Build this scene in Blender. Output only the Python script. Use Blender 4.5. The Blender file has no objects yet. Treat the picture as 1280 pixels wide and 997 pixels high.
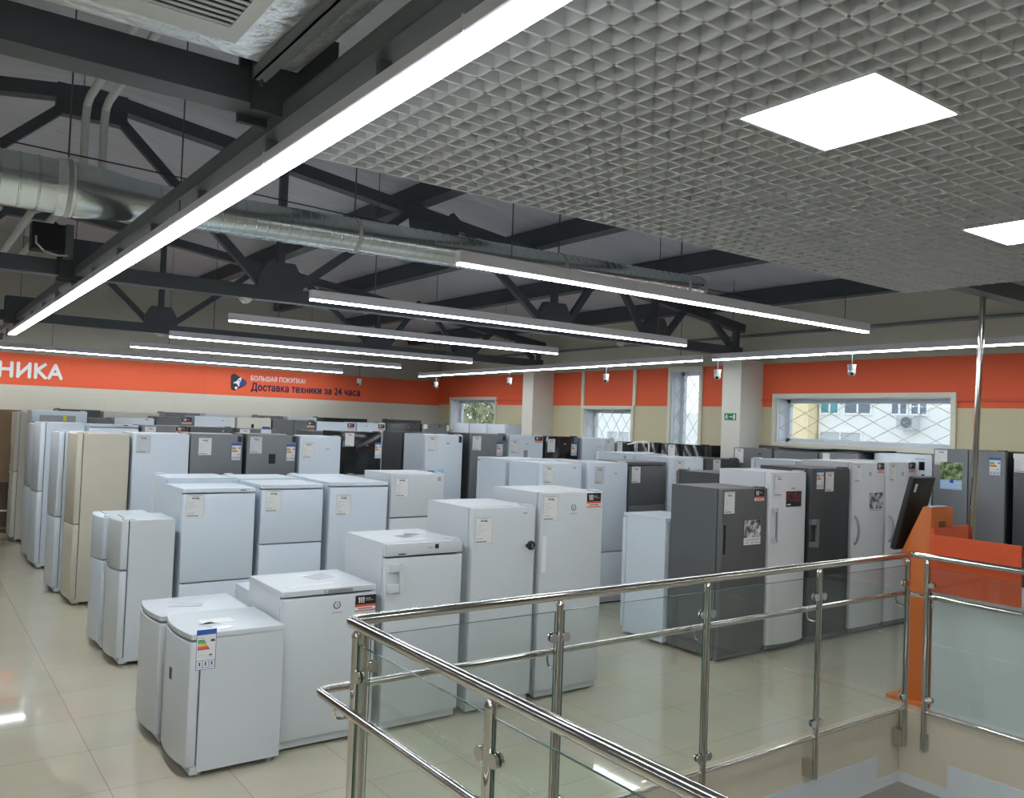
import bpy, bmesh, math, random
from mathutils import Vector, Matrix
from math import sin, cos, pi, radians, sqrt

S = bpy.context.scene
COL = S.collection
random.seed(7)

# ------------------------------------------------------------------ camera, world, exposure
W_PX, H_PX = 1280, 997
F_PX, ROLL, PITCH, YAW = 1044.07, .0369486, .029297, .627414
CAM_H = 2.15
fw = Vector((sin(YAW) * cos(PITCH), cos(YAW) * cos(PITCH), sin(PITCH)))
r0 = Vector((cos(YAW), -sin(YAW), 0))
u0 = r0.cross(fw)
rt = r0 * cos(ROLL) + u0 * sin(ROLL)
up = u0 * cos(ROLL) - r0 * sin(ROLL)
cd = bpy.data.cameras.new('camera')
cd.sensor_fit = 'HORIZONTAL'
cd.sensor_width = 36
cd.lens = 36 * F_PX / W_PX
cd.clip_start = .05
cam = bpy.data.objects.new('camera', cd)
COL.objects.link(cam)
m3 = Matrix((rt, up, -fw)).transposed()
cam.matrix_world = Matrix.Translation((0, 0, CAM_H)) @ m3.to_4x4()
S.camera = cam

wd = bpy.data.worlds.new('overcast_sky')
S.world = wd
wd.use_nodes = True
bg = wd.node_tree.nodes['Background']
bg.inputs[0].default_value = (.86, .93, 1, 1)
bg.inputs[1].default_value = 1.5

S.view_settings.view_transform = 'Standard'
S.view_settings.look = 'None'
S.view_settings.gamma = 1
S.view_settings.use_curve_mapping = False
S.view_settings.exposure = 0.30
LED = 40.0          # strength of the linear lamps
PANEL = 20.0        # strength of the square ceiling panels
LED_COL = (.90, .95, 1.0)


# ------------------------------------------------------------------ materials
MATS = {}


def mat(name, col, rough=.5, metal=0.0, noise=0.0, nscale=6.0, bump=0.0, bscale=60.0, coat=0.0, emit=None, spec=.5):
    m = bpy.data.materials.new(name)
    m.use_nodes = True
    nt = m.node_tree
    b = nt.nodes['Principled BSDF']
    b.inputs['Base Color'].default_value = (*col, 1)
    b.inputs['Roughness'].default_value = rough
    b.inputs['Metallic'].default_value = metal
    b.inputs['Coat Weight'].default_value = coat
    b.inputs['Coat Roughness'].default_value = .12
    b.inputs['Specular IOR Level'].default_value = spec
    tc = nt.nodes.new('ShaderNodeTexCoord')
    if noise:
        n = nt.nodes.new('ShaderNodeTexNoise')
        n.inputs['Scale'].default_value = nscale
        n.inputs['Detail'].default_value = 4
        nt.links.new(tc.outputs['Object'], n.inputs['Vector'])
        mx = nt.nodes.new('ShaderNodeMix')
        mx.data_type = 'RGBA'
        mx.inputs[6].default_value = (*[c * (1 - noise) for c in col], 1)
        mx.inputs[7].default_value = (*[min(1, c * (1 + noise)) for c in col], 1)
        nt.links.new(n.outputs[0], mx.inputs[0])
        nt.links.new(mx.outputs[2], b.inputs['Base Color'])
    if bump:
        n = nt.nodes.new('ShaderNodeTexNoise')
        n.inputs['Scale'].default_value = bscale
        nt.links.new(tc.outputs['Object'], n.inputs['Vector'])
        bp = nt.nodes.new('ShaderNodeBump')
        bp.inputs['Strength'].default_value = bump
        bp.inputs['Distance'].default_value = .01
        nt.links.new(n.outputs[0], bp.inputs['Height'])
        nt.links.new(bp.outputs[0], b.inputs['Normal'])
    if emit:
        b.inputs['Emission Color'].default_value = (*emit[0], 1)
        b.inputs['Emission Strength'].default_value = emit[1]
    MATS[name] = m
    return m


def nodes_of(m):
    return m.node_tree, m.node_tree.nodes['Principled BSDF']


mat('white_enamel', (.62, .69, .755), .32, noise=.02, nscale=2, coat=.15)
mat('warm_white', (.575, .61, .63), .35, noise=.02, nscale=2, coat=.1)
mat('bright_white', (.65, .665, .685), .35, noise=.02, nscale=2, coat=.1)
mat('cream_enamel', (.56, .525, .43), .35, noise=.03, nscale=2)
mat('pale_cream', (.64, .62, .53), .4, noise=.03, nscale=2)
mat('grey_enamel', (.120, .128, .128), .42, .2, noise=.06, nscale=3)
mat('steel_door', (.175, .185, .196), .38, .4, noise=.05, nscale=3)
mat('dark_steel', (.085, .092, .096), .38, .45, noise=.06, nscale=3)
mat('black_glass', (.012, .013, .014), .12, noise=.1)
mat('black_plastic', (.012, .013, .014), .45, noise=.1)
mat('gasket_grey', (.16, .18, .20), .6, noise=.05)
mat('handle_white', (.60, .63, .66), .4, noise=.02)
mat('handle_grey', (.34, .35, .36), .35, .5, noise=.04)
mat('paper', (.72, .72, .71), .6, noise=.02)
mat('ink', (.05, .05, .06), .7, noise=.05)
mat('soft_ink', (.36, .36, .38), .7, noise=.05)
mat('red_sticker', (.70, .10, .045), .5, noise=.03)
mat('blue_sticker', (.03, .10, .42), .5, noise=.04)
mat('pale_blue_sticker', (.35, .55, .80), .5, noise=.04)
mat('yellow_sticker', (.75, .66, .03), .5, noise=.04)
mat('green_a', (.01, .28, .07), .5, noise=.03)
mat('green_b', (.25, .50, .05), .5, noise=.03)
mat('yellow_c', (.80, .66, .04), .5, noise=.03)
mat('orange_d', (.78, .28, .03), .5, noise=.03)
mat('red_e', (.62, .05, .02), .5, noise=.03)
mat('film', (.60, .63, .65), .12, noise=.08, nscale=30, coat=.6)
mat('chrome', (.60, .585, .55), .10, 1.0, noise=.03)
mat('truss_paint', (.062, .074, .084), .55, noise=.15, nscale=4)
mat('beam_paint', (.15, .165, .178), .5, noise=.12, nscale=4)
mat('white_pipe', (.58, .60, .60), .5, noise=.05)
mat('grid_slat', (.67, .69, .705), .5, noise=.02)
mat('lamp_housing', (.78, .78, .83), .4, noise=.02)
mat('lamp_diffuser', (.9, .9, .9), .4, emit=(LED_COL, LED))
mat('lamp_diffuser_edge', (.9, .9, .9), .4, emit=(LED_COL, LED * .32))
mat('panel_diffuser', (.9, .9, .9), .4, emit=(LED_COL, PANEL))
mat('panel_frame', (.66, .69, .70), .4, noise=.02, emit=None)
mat('wire', (.12, .12, .12), .5, .6, noise=.05)
mat('window_pvc', (.66, .70, .76), .35, noise=.02)
mat('window_casing', (.70, .68, .55), .45, noise=.03)
mat('lattice_steel', (.62, .61, .52), .5, .2, noise=.05)
mat('column_paint', (.66, .645, .575), .6, noise=.03, bump=.05)
mat('kiosk_orange', (.60, .155, .028), .45, noise=.04)
mat('counter_orange', (.66, .095, .026), .45, noise=.04)
mat('counter_white', (.62, .66, .66), .3, noise=.02)
mat('sign_green', (.006, .19, .06), .5, noise=.04)
mat('sign_white', (.80, .80, .77), .5, noise=.02)
mat('navy_ink', (.014, .007, .045), .5, noise=.05)
mat('icon_dark', (.018, .022, .032), .5, noise=.05)
mat('icon_blue', (.03, .05, .24), .5, noise=.05)
mat('fascia_beige', (.58, .525, .41), .3, noise=.04)
mat('fascia_white', (.58, .62, .64), .4, noise=.03)
mat('lower_floor', (.50, .46, .38), .3, noise=.06)
mat('lower_wall', (.55, .54, .50), .6, noise=.05)
mat('camera_white', (.62, .62, .60), .4, noise=.03)
mat('facade_white', (.86, .88, .90), .8, noise=.04)
mat('facade_yellow', (.86, .72, .46), .8, noise=.05)
mat('facade_grey', (.55, .58, .63), .8, noise=.05)
mat('facade_teal', (.10, .33, .38), .4, noise=.05)
mat('facade_glass', (.16, .20, .27), .15, noise=.2)
mat('bark', (.10, .075, .05), .9, noise=.3)
mat('foliage', (.30, .34, .19), .8, noise=.4, nscale=3)
mat('asphalt', (.32, .33, .34), .9, noise=.1)
mat('brown_wood', (.30, .195, .105), .5, noise=.12, nscale=3)
mat('brown_dark', (.10, .07, .05), .6, noise=.1)
mat('cable_black', (.02, .02, .022), .5, noise=.1)
mat('pale_hardware', (.50, .51, .50), .45, .3, noise=.05)

# galvanised duct sheet: fine spangle, no seams (those are geometry)
m = mat('galvanised', (.60, .66, .67), .22, .95, noise=.16, nscale=9, bump=.06, bscale=14)
m = mat('foil', (.80, .84, .86), .30, .8, noise=.12, nscale=10, bump=.9, bscale=26)
m = mat('grille_paint', (.52, .55, .55), .5, noise=.03)

# photo cards: procedural picture blotches
def photo_mat(name, cols, scale):
    m = mat(name, cols[0], .45)
    nt, b = nodes_of(m)
    tc = nt.nodes.new('ShaderNodeTexCoord')
    v = nt.nodes.new('ShaderNodeTexNoise')
    v.inputs['Scale'].default_value = scale
    v.inputs['Detail'].default_value = 3
    nt.links.new(tc.outputs['Object'], v.inputs['Vector'])
    rp = nt.nodes.new('ShaderNodeValToRGB')
    els = rp.color_ramp.elements
    n = len(cols)
    els[0].position = .34
    els[0].color = (*cols[0], 1)
    els[1].position = .66
    els[1].color = (*cols[-1], 1)
    for i in range(1, n - 1):
        e = els.new(.34 + .32 * i / (n - 1))
        e.color = (*cols[i], 1)
    nt.links.new(v.outputs[0], rp.inputs[0])
    nt.links.new(rp.outputs[0], b.inputs['Base Color'])
    return m


photo_mat('photo_mono', [(.02, .02, .02), (.14, .14, .14), (.55, .55, .54), (.75, .75, .74)], 16)
photo_mat('photo_crowd', [(.012, .012, .03), (.06, .015, .02), (.20, .05, .06), (.03, .02, .06)], 20)
photo_mat('photo_leaves', [(.02, .04, .015), (.07, .12, .03), (.22, .30, .12), (.40, .45, .30)], 18)


def glass_mat():
    m = bpy.data.materials.new('clear_glass')
    m.use_nodes = True
    nt = m.node_tree
    nt.nodes.remove(nt.nodes['Principled BSDF'])
    out = nt.nodes['Material Output']
    tr = nt.nodes.new('ShaderNodeBsdfTransparent')
    tr.inputs[0].default_value = (.955, .98, .968, 1)
    gl = nt.nodes.new('ShaderNodeBsdfGlossy')
    gl.inputs['Roughness'].default_value = .015
    ge = nt.nodes.new('ShaderNodeNewGeometry')
    dt = nt.nodes.new('ShaderNodeVectorMath')
    dt.operation = 'DOT_PRODUCT'
    nt.links.new(ge.outputs['Normal'], dt.inputs[0])
    nt.links.new(ge.outputs['Incoming'], dt.inputs[1])

    def mth(op, x, y=None):
        q = nt.nodes.new('ShaderNodeMath')
        q.operation = op
        for i_, v_ in enumerate((x, y)):
            if v_ is None:
                continue
            if isinstance(v_, float):
                q.inputs[i_].default_value = v_
            else:
                nt.links.new(v_, q.inputs[i_])
        return q.outputs[0]
    ab = mth('ABSOLUTE', dt.outputs['Value'])
    om = mth('SUBTRACT', 1.0, ab)
    pw = mth('POWER', om, 5.0)
    fo = mth('MULTIPLY_ADD', pw, .95)
    fo.node.inputs[2].default_value = .045
    mx = nt.nodes.new('ShaderNodeMixShader')
    nt.links.new(fo, mx.inputs[0])
    nt.links.new(tr.outputs[0], mx.inputs[1])
    nt.links.new(gl.outputs[0], mx.inputs[2])
    nt.links.new(mx.outputs[0], out.inputs[0])
    MATS['clear_glass'] = m


glass_mat()
mat('glass_edge', (.035, .11, .09), .15, noise=.05)


def floor_mat():
    m = mat('floor_tile', (.47, .43, .335), .05)
    nt, b = nodes_of(m)
    tc = nt.nodes.new('ShaderNodeTexCoord')
    mp = nt.nodes.new('ShaderNodeMapping')
    mp.inputs['Location'].default_value = (-1.035 + .648 * 40, -4.52 + .645 * 40, 0)
    nt.links.new(tc.outputs['Object'], mp.inputs['Vector'])
    br = nt.nodes.new('ShaderNodeTexBrick')
    br.offset = 0
    br.inputs['Scale'].default_value = 1
    br.inputs['Mortar Size'].default_value = .0022
    br.inputs['Mortar Smooth'].default_value = .2
    br.inputs['Brick Width'].default_value = .648
    br.inputs['Row Height'].default_value = .645
    br.inputs['Color1'].default_value = (.470, .432, .330, 1)
    br.inputs['Color2'].default_value = (.490, .450, .348, 1)
    br.inputs['Mortar'].default_value = (.27, .235, .18, 1)
    nt.links.new(mp.outputs[0], br.inputs['Vector'])
    n = nt.nodes.new('ShaderNodeTexNoise')
    n.inputs['Scale'].default_value = 2.2
    n.inputs['Detail'].default_value = 6
    nt.links.new(tc.outputs['Object'], n.inputs['Vector'])
    mx = nt.nodes.new('ShaderNodeMix')
    mx.data_type = 'RGBA'
    mx.blend_type = 'OVERLAY'
    mx.inputs[0].default_value = .10
    nt.links.new(br.outputs[0], mx.inputs[6])
    nt.links.new(n.outputs[1], mx.inputs[7])
    nt.links.new(mx.outputs[2], b.inputs['Base Color'])
    b.inputs['Coat Weight'].default_value = .35
    b.inputs['Coat Roughness'].default_value = .03
    return m


floor_mat()


def wall_mat(name, base, z0, z1, high, lines=None):
    """painted wall: an orange painted band between z0 and z1, another coat above it"""
    m = mat(name, base, .7)
    nt, b = nodes_of(m)
    g = nt.nodes.new('ShaderNodeNewGeometry')
    sp = nt.nodes.new('ShaderNodeSeparateXYZ')
    nt.links.new(g.outputs['Position'], sp.inputs[0])
    mr = nt.nodes.new('ShaderNodeMath')
    mr.operation = 'DIVIDE'
    mr.inputs[1].default_value = 6
    nt.links.new(sp.outputs[2], mr.inputs[0])
    rp = nt.nodes.new('ShaderNodeValToRGB')
    rp.color_ramp.interpolation = 'CONSTANT'
    e = rp.color_ramp.elements
    e[0].position = 0
    e[0].color = (*base, 1)
    e[1].position = z0 / 6
    e[1].color = (.82, .125, .045, 1)
    k = e.new(z1 / 6)
    k.color = (*high, 1)
    nt.links.new(mr.outputs[0], rp.inputs[0])
    if lines:
        tc = nt.nodes.new('ShaderNodeTexCoord')
        mp = nt.nodes.new('ShaderNodeMapping')
        mp.inputs['Rotation'].default_value = lines[2]
        nt.links.new(tc.outputs['Object'], mp.inputs['Vector'])
        br = nt.nodes.new('ShaderNodeTexBrick')
        br.inputs['Scale'].default_value = 1
        br.inputs['Mortar Size'].default_value = .006
        br.inputs['Brick Width'].default_value = lines[0]
        br.inputs['Row Height'].default_value = lines[1]
        br.inputs['Color1'].default_value = (1, 1, 1, 1)
        br.inputs['Color2'].default_value = (.97, .97, .97, 1)
        br.inputs['Mortar'].default_value = (.93, .93, .93, 1)
        nt.links.new(mp.outputs[0], br.inputs['Vector'])
        mx = nt.nodes.new('ShaderNodeMix')
        mx.data_type = 'RGBA'
        mx.blend_type = 'MULTIPLY'
        mx.inputs[0].default_value = 1
        nt.links.new(rp.outputs[0], mx.inputs[6])
        nt.links.new(br.outputs[0], mx.inputs[7])
        nt.links.new(mx.outputs[2], b.inputs['Base Color'])
    else:
        nt.links.new(rp.outputs[0], b.inputs['Base Color'])


wall_mat('wall_back_paint', (.60, .58, .49), 2.485, 3.07, (.46, .45, .385), (1.2, .6, (radians(90), 0, 0)))
wall_mat('wall_right_paint', (.60, .545, .36), 2.52, 3.15, (.44, .425, .34), (40, .31, (radians(90), 0, radians(90))))
mat('wall_plain', (.50, .48, .42), .8, noise=.04)


def roof_mat():
    m = mat('roof_sheet', (.50, .515, .56), .5, .05)
    nt, b = nodes_of(m)
    tc = nt.nodes.new('ShaderNodeTexCoord')
    wv = nt.nodes.new('ShaderNodeTexWave')
    wv.bands_direction = 'Y'
    wv.inputs['Scale'].default_value = 1.6
    wv.inputs['Distortion'].default_value = 0
    nt.links.new(tc.outputs['Object'], wv.inputs['Vector'])
    bp = nt.nodes.new('ShaderNodeBump')
    bp.inputs['Strength'].default_value = .5
    bp.inputs['Distance'].default_value = .02
    nt.links.new(wv.outputs[0], bp.inputs['Height'])
    nt.links.new(bp.outputs[0], b.inputs['Normal'])


roof_mat()


# ------------------------------------------------------------------ mesh building
class MB:
    """collects shapes, then links them as ONE mesh object"""

    def __init__(self):
        self.bm = bmesh.new()
        self.mats = []

    def _mi(self, m):
        if m not in self.mats:
            self.mats.append(m)
        return self.mats.index(m)

    def _take(self, t, m, bevel=0, seg=2, ang=.5):
        if bevel:
            ed = [e for e in t.edges if len(e.link_faces) == 2 and e.calc_face_angle(0) > ang]
            if ed:
                bmesh.ops.bevel(t, geom=ed, offset=bevel, segments=seg, profile=.5, affect='EDGES', clamp_overlap=True)
        i = self._mi(m)
        for f in t.faces:
            f.material_index = i
        me = bpy.data.meshes.new('tmp')
        t.to_mesh(me)
        t.free()
        self.bm.from_mesh(me)
        bpy.data.meshes.remove(me)

    def box(self, x0, x1, y0, y1, z0, z1, m='paper', bevel=0, seg=2, mx=None):
        t = bmesh.new()
        v = [t.verts.new(p) for p in ((x0, y0, z0), (x1, y0, z0), (x1, y1, z0), (x0, y1, z0),
                                     (x0, y0, z1), (x1, y0, z1), (x1, y1, z1), (x0, y1, z1))]
        for q in ((3, 2, 1, 0), (4, 5, 6, 7), (0, 1, 5, 4), (1, 2, 6, 5), (2, 3, 7, 6), (3, 0, 4, 7)):
            t.faces.new([v[i] for i in q])
        if mx is not None:
            bmesh.ops.transform(t, matrix=mx, verts=t.verts)
        self._take(t, m, bevel, seg)
        return self

    def prism(self, pts, a, b, axis='z', m='paper', bevel=0, seg=2, ang=.5):
        """polygon pts (2-D) extruded from a to b along axis"""
        t = bmesh.new()

        def P(p, h):
            return {'z': (p[0], p[1], h), 'y': (p[0], h, p[1]), 'x': (h, p[0], p[1])}[axis]
        lo = [t.verts.new(P(p, a)) for p in pts]
        hi = [t.verts.new(P(p, b)) for p in pts]
        n = len(pts)
        t.faces.new(lo[::-1])
        t.faces.new(hi)
        for i in range(n):
            t.faces.new([lo[i], lo[(i + 1) % n], hi[(i + 1) % n], hi[i]])
        bmesh.ops.recalc_face_normals(t, faces=t.faces)
        self._take(t, m, bevel, seg, ang)
        return self

    def tube(self, path, r, m='chrome', n=12, caps=True):
        path = [Vector(p) for p in path]
        t = bmesh.new()
        rings = []
        prev = None
        for i, p in enumerate(path):
            if i == 0:
                d = (path[1] - p).normalized()
            elif i == len(path) - 1:
                d = (p - path[-2]).normalized()
            else:
                d = ((path[i + 1] - p).normalized() + (p - path[i - 1]).normalized()).normalized()
            if prev is None:
                a = Vector((0, 0, 1)) if abs(d.z) < .9 else Vector((1, 0, 0))
                x = d.cross(a).normalized()
            else:
                x = (prev - d * prev.dot(d)).normalized()
            y = d.cross(x)
            prev = x
            rr = r[i] if isinstance(r, (list, tuple)) else r
            k = 1.0
            if 0 < i < len(path) - 1:
                c = max(.5, d.dot((p - path[i - 1]).normalized()))
                k = 1.0 / c if c < .98 else 1.0
                k = min(k, 1.2)
            rings.append([t.verts.new(p + (x * cos(2 * pi * j / n) + y * sin(2 * pi * j / n)) * rr) for j in range(n)])
        for a, b in zip(rings, rings[1:]):
            for j in range(n):
                t.faces.new([a[j], a[(j + 1) % n], b[(j + 1) % n], b[j]])
        if caps:
            t.faces.new(rings[0][::-1])
            t.faces.new(rings[-1])
        bmesh.ops.recalc_face_normals(t, faces=t.faces)
        self._take(t, m)
        return self

    def bar(self, p0, p1, w, h, m='truss_paint'):
        """square-section bar from p0 to p1; w across, h in the plane that holds z"""
        p0, p1 = Vector(p0), Vector(p1)
        d = (p1 - p0).normalized()
        a = Vector((0, 0, 1)) if abs(d.z) < .99 else Vector((1, 0, 0))
        x = d.cross(a).normalized()
        y = d.cross(x)
        L = (p1 - p0).length
        mx = Matrix.Translation(p0) @ Matrix((x, y, d)).transposed().to_4x4()
        return self.box(-w / 2, w / 2, -h / 2, h / 2, 0, L, m, mx=mx)

    def sphere(self, c, r, m='paper', sub=2, sc=(1, 1, 1)):
        t = bmesh.new()
        bmesh.ops.create_icosphere(t, subdivisions=sub, radius=1)
        bmesh.ops.transform(t, matrix=Matrix.Translation(c) @ Matrix.Diagonal((r * sc[0], r * sc[1], r * sc[2], 1)), verts=t.verts)
        self._take(t, m)
        return self

    def mesh(self, name, smooth=True):
        me = bpy.data.meshes.new(name)
        self.bm.to_mesh(me)
        self.bm.free()
        for n in self.mats:
            me.materials.append(MATS[n])
        if smooth:
            for p in me.polygons:
                p.use_smooth = True
            me.set_sharp_from_angle(angle=radians(32))
        return me

    def build(self, name, parent=None, smooth=True, **props):
        return link(name, self.mesh(name, smooth), parent, **props)


def link(name, me, parent=None, **props):
    o = bpy.data.objects.new(name, me)
    COL.objects.link(o)
    if parent is not None:
        o.parent = parent
    for k, v in props.items():
        if v:
            o[k] = v
    return o


def thing(name, label, cat, loc=(0, 0, 0), rz=0.0, group=None):
    o = bpy.data.objects.new(name, None)
    o.empty_display_size = .1
    COL.objects.link(o)
    o.location = loc
    o.rotation_euler = (0, 0, rz)
    o['label'] = label
    o['category'] = cat
    if group:
        o['group'] = group
    return o


def struct(name, mb, smooth=True):
    return mb.build(name, None, smooth, kind='structure')


def text_mesh(name, s, w, h, m, thick=.004, bold=0.0):
    """lettering in the XZ plane, reading from -Y, lower left corner at the origin, scaled to w x h"""
    c = bpy.data.curves.new(name, 'FONT')
    c.body = s.replace('н', 'h')
    c.small_caps_scale = .74
    for i, ch in enumerate(s):
        if ch == 'н':                       # small cyrillic en: a small-capital H
            c.body_format[i].use_small_caps = True
    c.size = 1
    c.space_character = 1.06
    c.resolution_u = 3
    c.extrude = 0
    o = bpy.data.objects.new(name, c)
    COL.objects.link(o)
    bpy.context.view_layer.update()
    dg = bpy.context.evaluated_depsgraph_get()
    me = bpy.data.meshes.new_from_object(o.evaluated_get(dg))
    bpy.data.objects.remove(o)
    xs = [v.co.x for v in me.vertices]
    ys = [v.co.y for v in me.vertices]
    x0, y0 = min(xs), min(ys)
    sx, sy = w / max(1e-6, max(xs) - x0), h / max(1e-6, max(ys) - y0)
    for v in me.vertices:
        v.co = ((v.co.x - x0) * sx, -thick, (v.co.y - y0) * sy)
    vs = [tuple(v.co) for v in me.vertices]
    fs = [tuple(p.vertices) for p in me.polygons if p.area > 1e-9]
    # triangles that lie over others of the same glyph are set a hair forward
    tri = [[(vs[i][0], vs[i][2]) for i in f] for f in fs]

    def inside(q, t3):
        e = [(t3[(i + 1) % 3][0] - t3[i][0]) * (q[1] - t3[i][1]) - (t3[(i + 1) % 3][1] - t3[i][1]) * (q[0] - t3[i][0]) for i in range(3)]
        return all(x > 1e-9 for x in e) or all(x < -1e-9 for x in e)
    lift = [0] * len(fs)
    for i, A in enumerate(tri):
        if len(A) != 3:
            continue
        sm = [tuple(sum(w[k] * A[k][d] for k in range(3)) for d in (0, 1)) for w in ((.34, .33, .33), (.8, .1, .1), (.1, .8, .1), (.1, .1, .8), (.48, .48, .04), (.04, .48, .48), (.48, .04, .48))]
        ax0, ax1 = min(q[0] for q in A), max(q[0] for q in A)
        for j in range(len(tri)):
            if j != i and len(tri[j]) == 3 and max(q[0] for q in tri[j]) > ax0 and min(q[0] for q in tri[j]) < ax1 and any(inside(q, tri[j]) for q in sm):
                lift[i] = 1 + i % 3
    for i, f in enumerate(fs):
        if lift[i]:
            n0 = len(vs)
            vs += [(vs[k][0], vs[k][1] - .00018 * lift[i], vs[k][2]) for k in f]
            fs[i] = tuple(range(n0, n0 + len(f)))
    bpy.data.meshes.remove(me)
    V, F = [], []
    for k, (ox, oz) in enumerate(((0, 0), (bold, 0), (bold / 2, bold / 2), (bold / 2, -bold / 2)) if bold else ((0, 0),)):
        n0 = len(V)
        V += [(x + ox * h, y - .0008 * k, z + oz * h) for x, y, z in vs]
        for f in fs:
            q = [n0 + i for i in f]
            nz = (Vector(V[q[1]]) - Vector(V[q[0]])).cross(Vector(V[q[2]]) - Vector(V[q[0]]))
            F.append(q if nz.y < 0 else q[::-1])
    me = bpy.data.meshes.new(name)
    me.from_pydata(V, [], F)
    me.materials.append(MATS[m])
    me.update()
    return me


# ------------------------------------------------------------------ room shell
XR, YB = 10.2, 17.0          # inner faces of the window wall and of the far wall
XL, YF = -7.8, -6.0
HX0, HX1, HY0, HY1 = 1.62, 6.55, -4.2, 3.60      # stairwell opening
RIDGE_X, RIDGE_Z, SLOPE = 1.2, 5.20, .135


def roof_z(x):
    return RIDGE_Z - SLOPE * abs(x - RIDGE_X)


mb = MB()
for a in ((XL, HX0, YF, YB), (HX0, XR, HY1, YB), (HX1, XR, YF, HY1), (HX0, HX1, YF, HY0)):
    mb.box(a[0], a[1], a[2], a[3], -.30, 0, 'floor_tile')
struct('floor', mb, False)

# window openings in the right wall: y0, y1, z0, z1
WIN = [(14.66, 16.42, 1.95, 2.645), (10.5, 11.76, 1.60, 2.47), (8.98, 9.59, 1.62, 3.11), (5.03, 7.53, 2.02, 2.66)]
mb = MB()
ys = [YF] + sorted([y for w in WIN for y in w[:2]]) + [YB]
wtop = 4.1
for i in range(len(ys) - 1):
    a, b = ys[i], ys[i + 1]
    w = [q for q in WIN if abs(q[0] - a) < 1e-6]
    if w:
        mb.box(XR, XR + .32, a, b, 0, w[0][2], 'wall_right_paint')
        mb.box(XR, XR + .32, a, b, w[0][3], wtop, 'wall_right_paint')
    else:
        mb.box(XR, XR + .32, a, b, 0, wtop, 'wall_right_paint')
struct('wall_right', mb, False)

mb = MB()
mb.prism([(XL, 0), (XR + .32, 0), (XR + .32, roof_z(XR)), (RIDGE_X, RIDGE_Z + .06), (XL, roof_z(XL))], YB, YB + .3, 'y', 'wall_back_paint')
struct('wall_back', mb, False)
mb = MB()
mb.prism([(XL, 0), (XR + .32, 0), (XR + .32, roof_z(XR)), (RIDGE_X, RIDGE_Z + .06), (XL, roof_z(XL))], YF - .3, YF, 'y', 'wall_plain')
struct('wall_front', mb, False)
mb = MB()
mb.box(XL - .3, XL, YF, YB, 0, roof_z(XL), 'wall_plain')
struct('wall_left', mb, False)

mb = MB()
for s in (-1, 1):
    xe = XR + .4 if s > 0 else XL - .4
    mb.prism([(RIDGE_X, RIDGE_Z), (xe, roof_z(xe)), (xe, roof_z(xe) + .12), (RIDGE_X, RIDGE_Z + .12)], YF - .3, YB + .3, 'y', 'roof_sheet')
struct('ceiling', mb, False)

# stairwell: slab edges, lower storey
mb = MB()
mb.box(HX0, HX1, HY1 - .012, HY1, -.32, -.002, 'fascia_beige')
mb.box(HX0, 6.22, HY1 - .02, HY1, -.58, -.32, 'fascia_white')
mb.box(6.22, HX1, HY1 - .012, HY1, -.50, -.32, 'fascia_beige')
mb.box(6.22, HX1, HY1 - .02, HY1, -.58, -.50, 'fascia_white')
struct('trim_1', mb, False)
mb = MB()
mb.box(HX1 - .012, HX1, HY0, HY1 - .02, -.32, -.002, 'fascia_beige')
mb.box(HX1 - .02, HX1, HY0, 3.20, -.58, -.32, 'fascia_white')
mb.box(HX1 - .012, HX1, 3.20, HY1 - .02, -.50, -.32, 'fascia_beige')
mb.box(HX1 - .02, HX1, 3.20, HY1 - .02, -.58, -.50, 'fascia_white')
struct('trim_2', mb, False)
mb = MB()
mb.box(HX0, HX0 + .012, HY0, HY1 - .02, -.58, -.002, 'fascia_beige')
struct('trim_3', mb, False)
mb = MB()
mb.box(-2, 11, YF, 9, -3.7, -3.6, 'lower_floor')
struct('floor_lower', mb, False)
mb = MB()
mb.box(-2.2, -2, YF, 9, -3.6, -.3, 'lower_wall')
mb.box(11, 11.2, YF, 9, -3.6, -.3, 'lower_wall')
mb.box(-2, 11, 9, 9.2, -3.6, -.3, 'lower_wall')
mb.box(-2, 11, YF - .2, YF, -3.6, -.3, 'lower_wall')
struct('wall_lower', mb, False)

# columns against the window wall
for i, (a, b) in enumerate(((7.785, 8.12), (12.70, 13.03))):
    mb = MB()
    mb.box(9.7, XR, a, b, 0, 3.2, 'column_paint', .006)
    mb.box(9.69, XR, a - .012, b + .012, 0, .09, 'column_paint', .004)
    mb.box(9.69, XR, a - .01, b + .01, 3.15, 3.2, 'column_paint', .003)
    struct('column' if i == 0 else 'column.001', mb, False)

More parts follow.
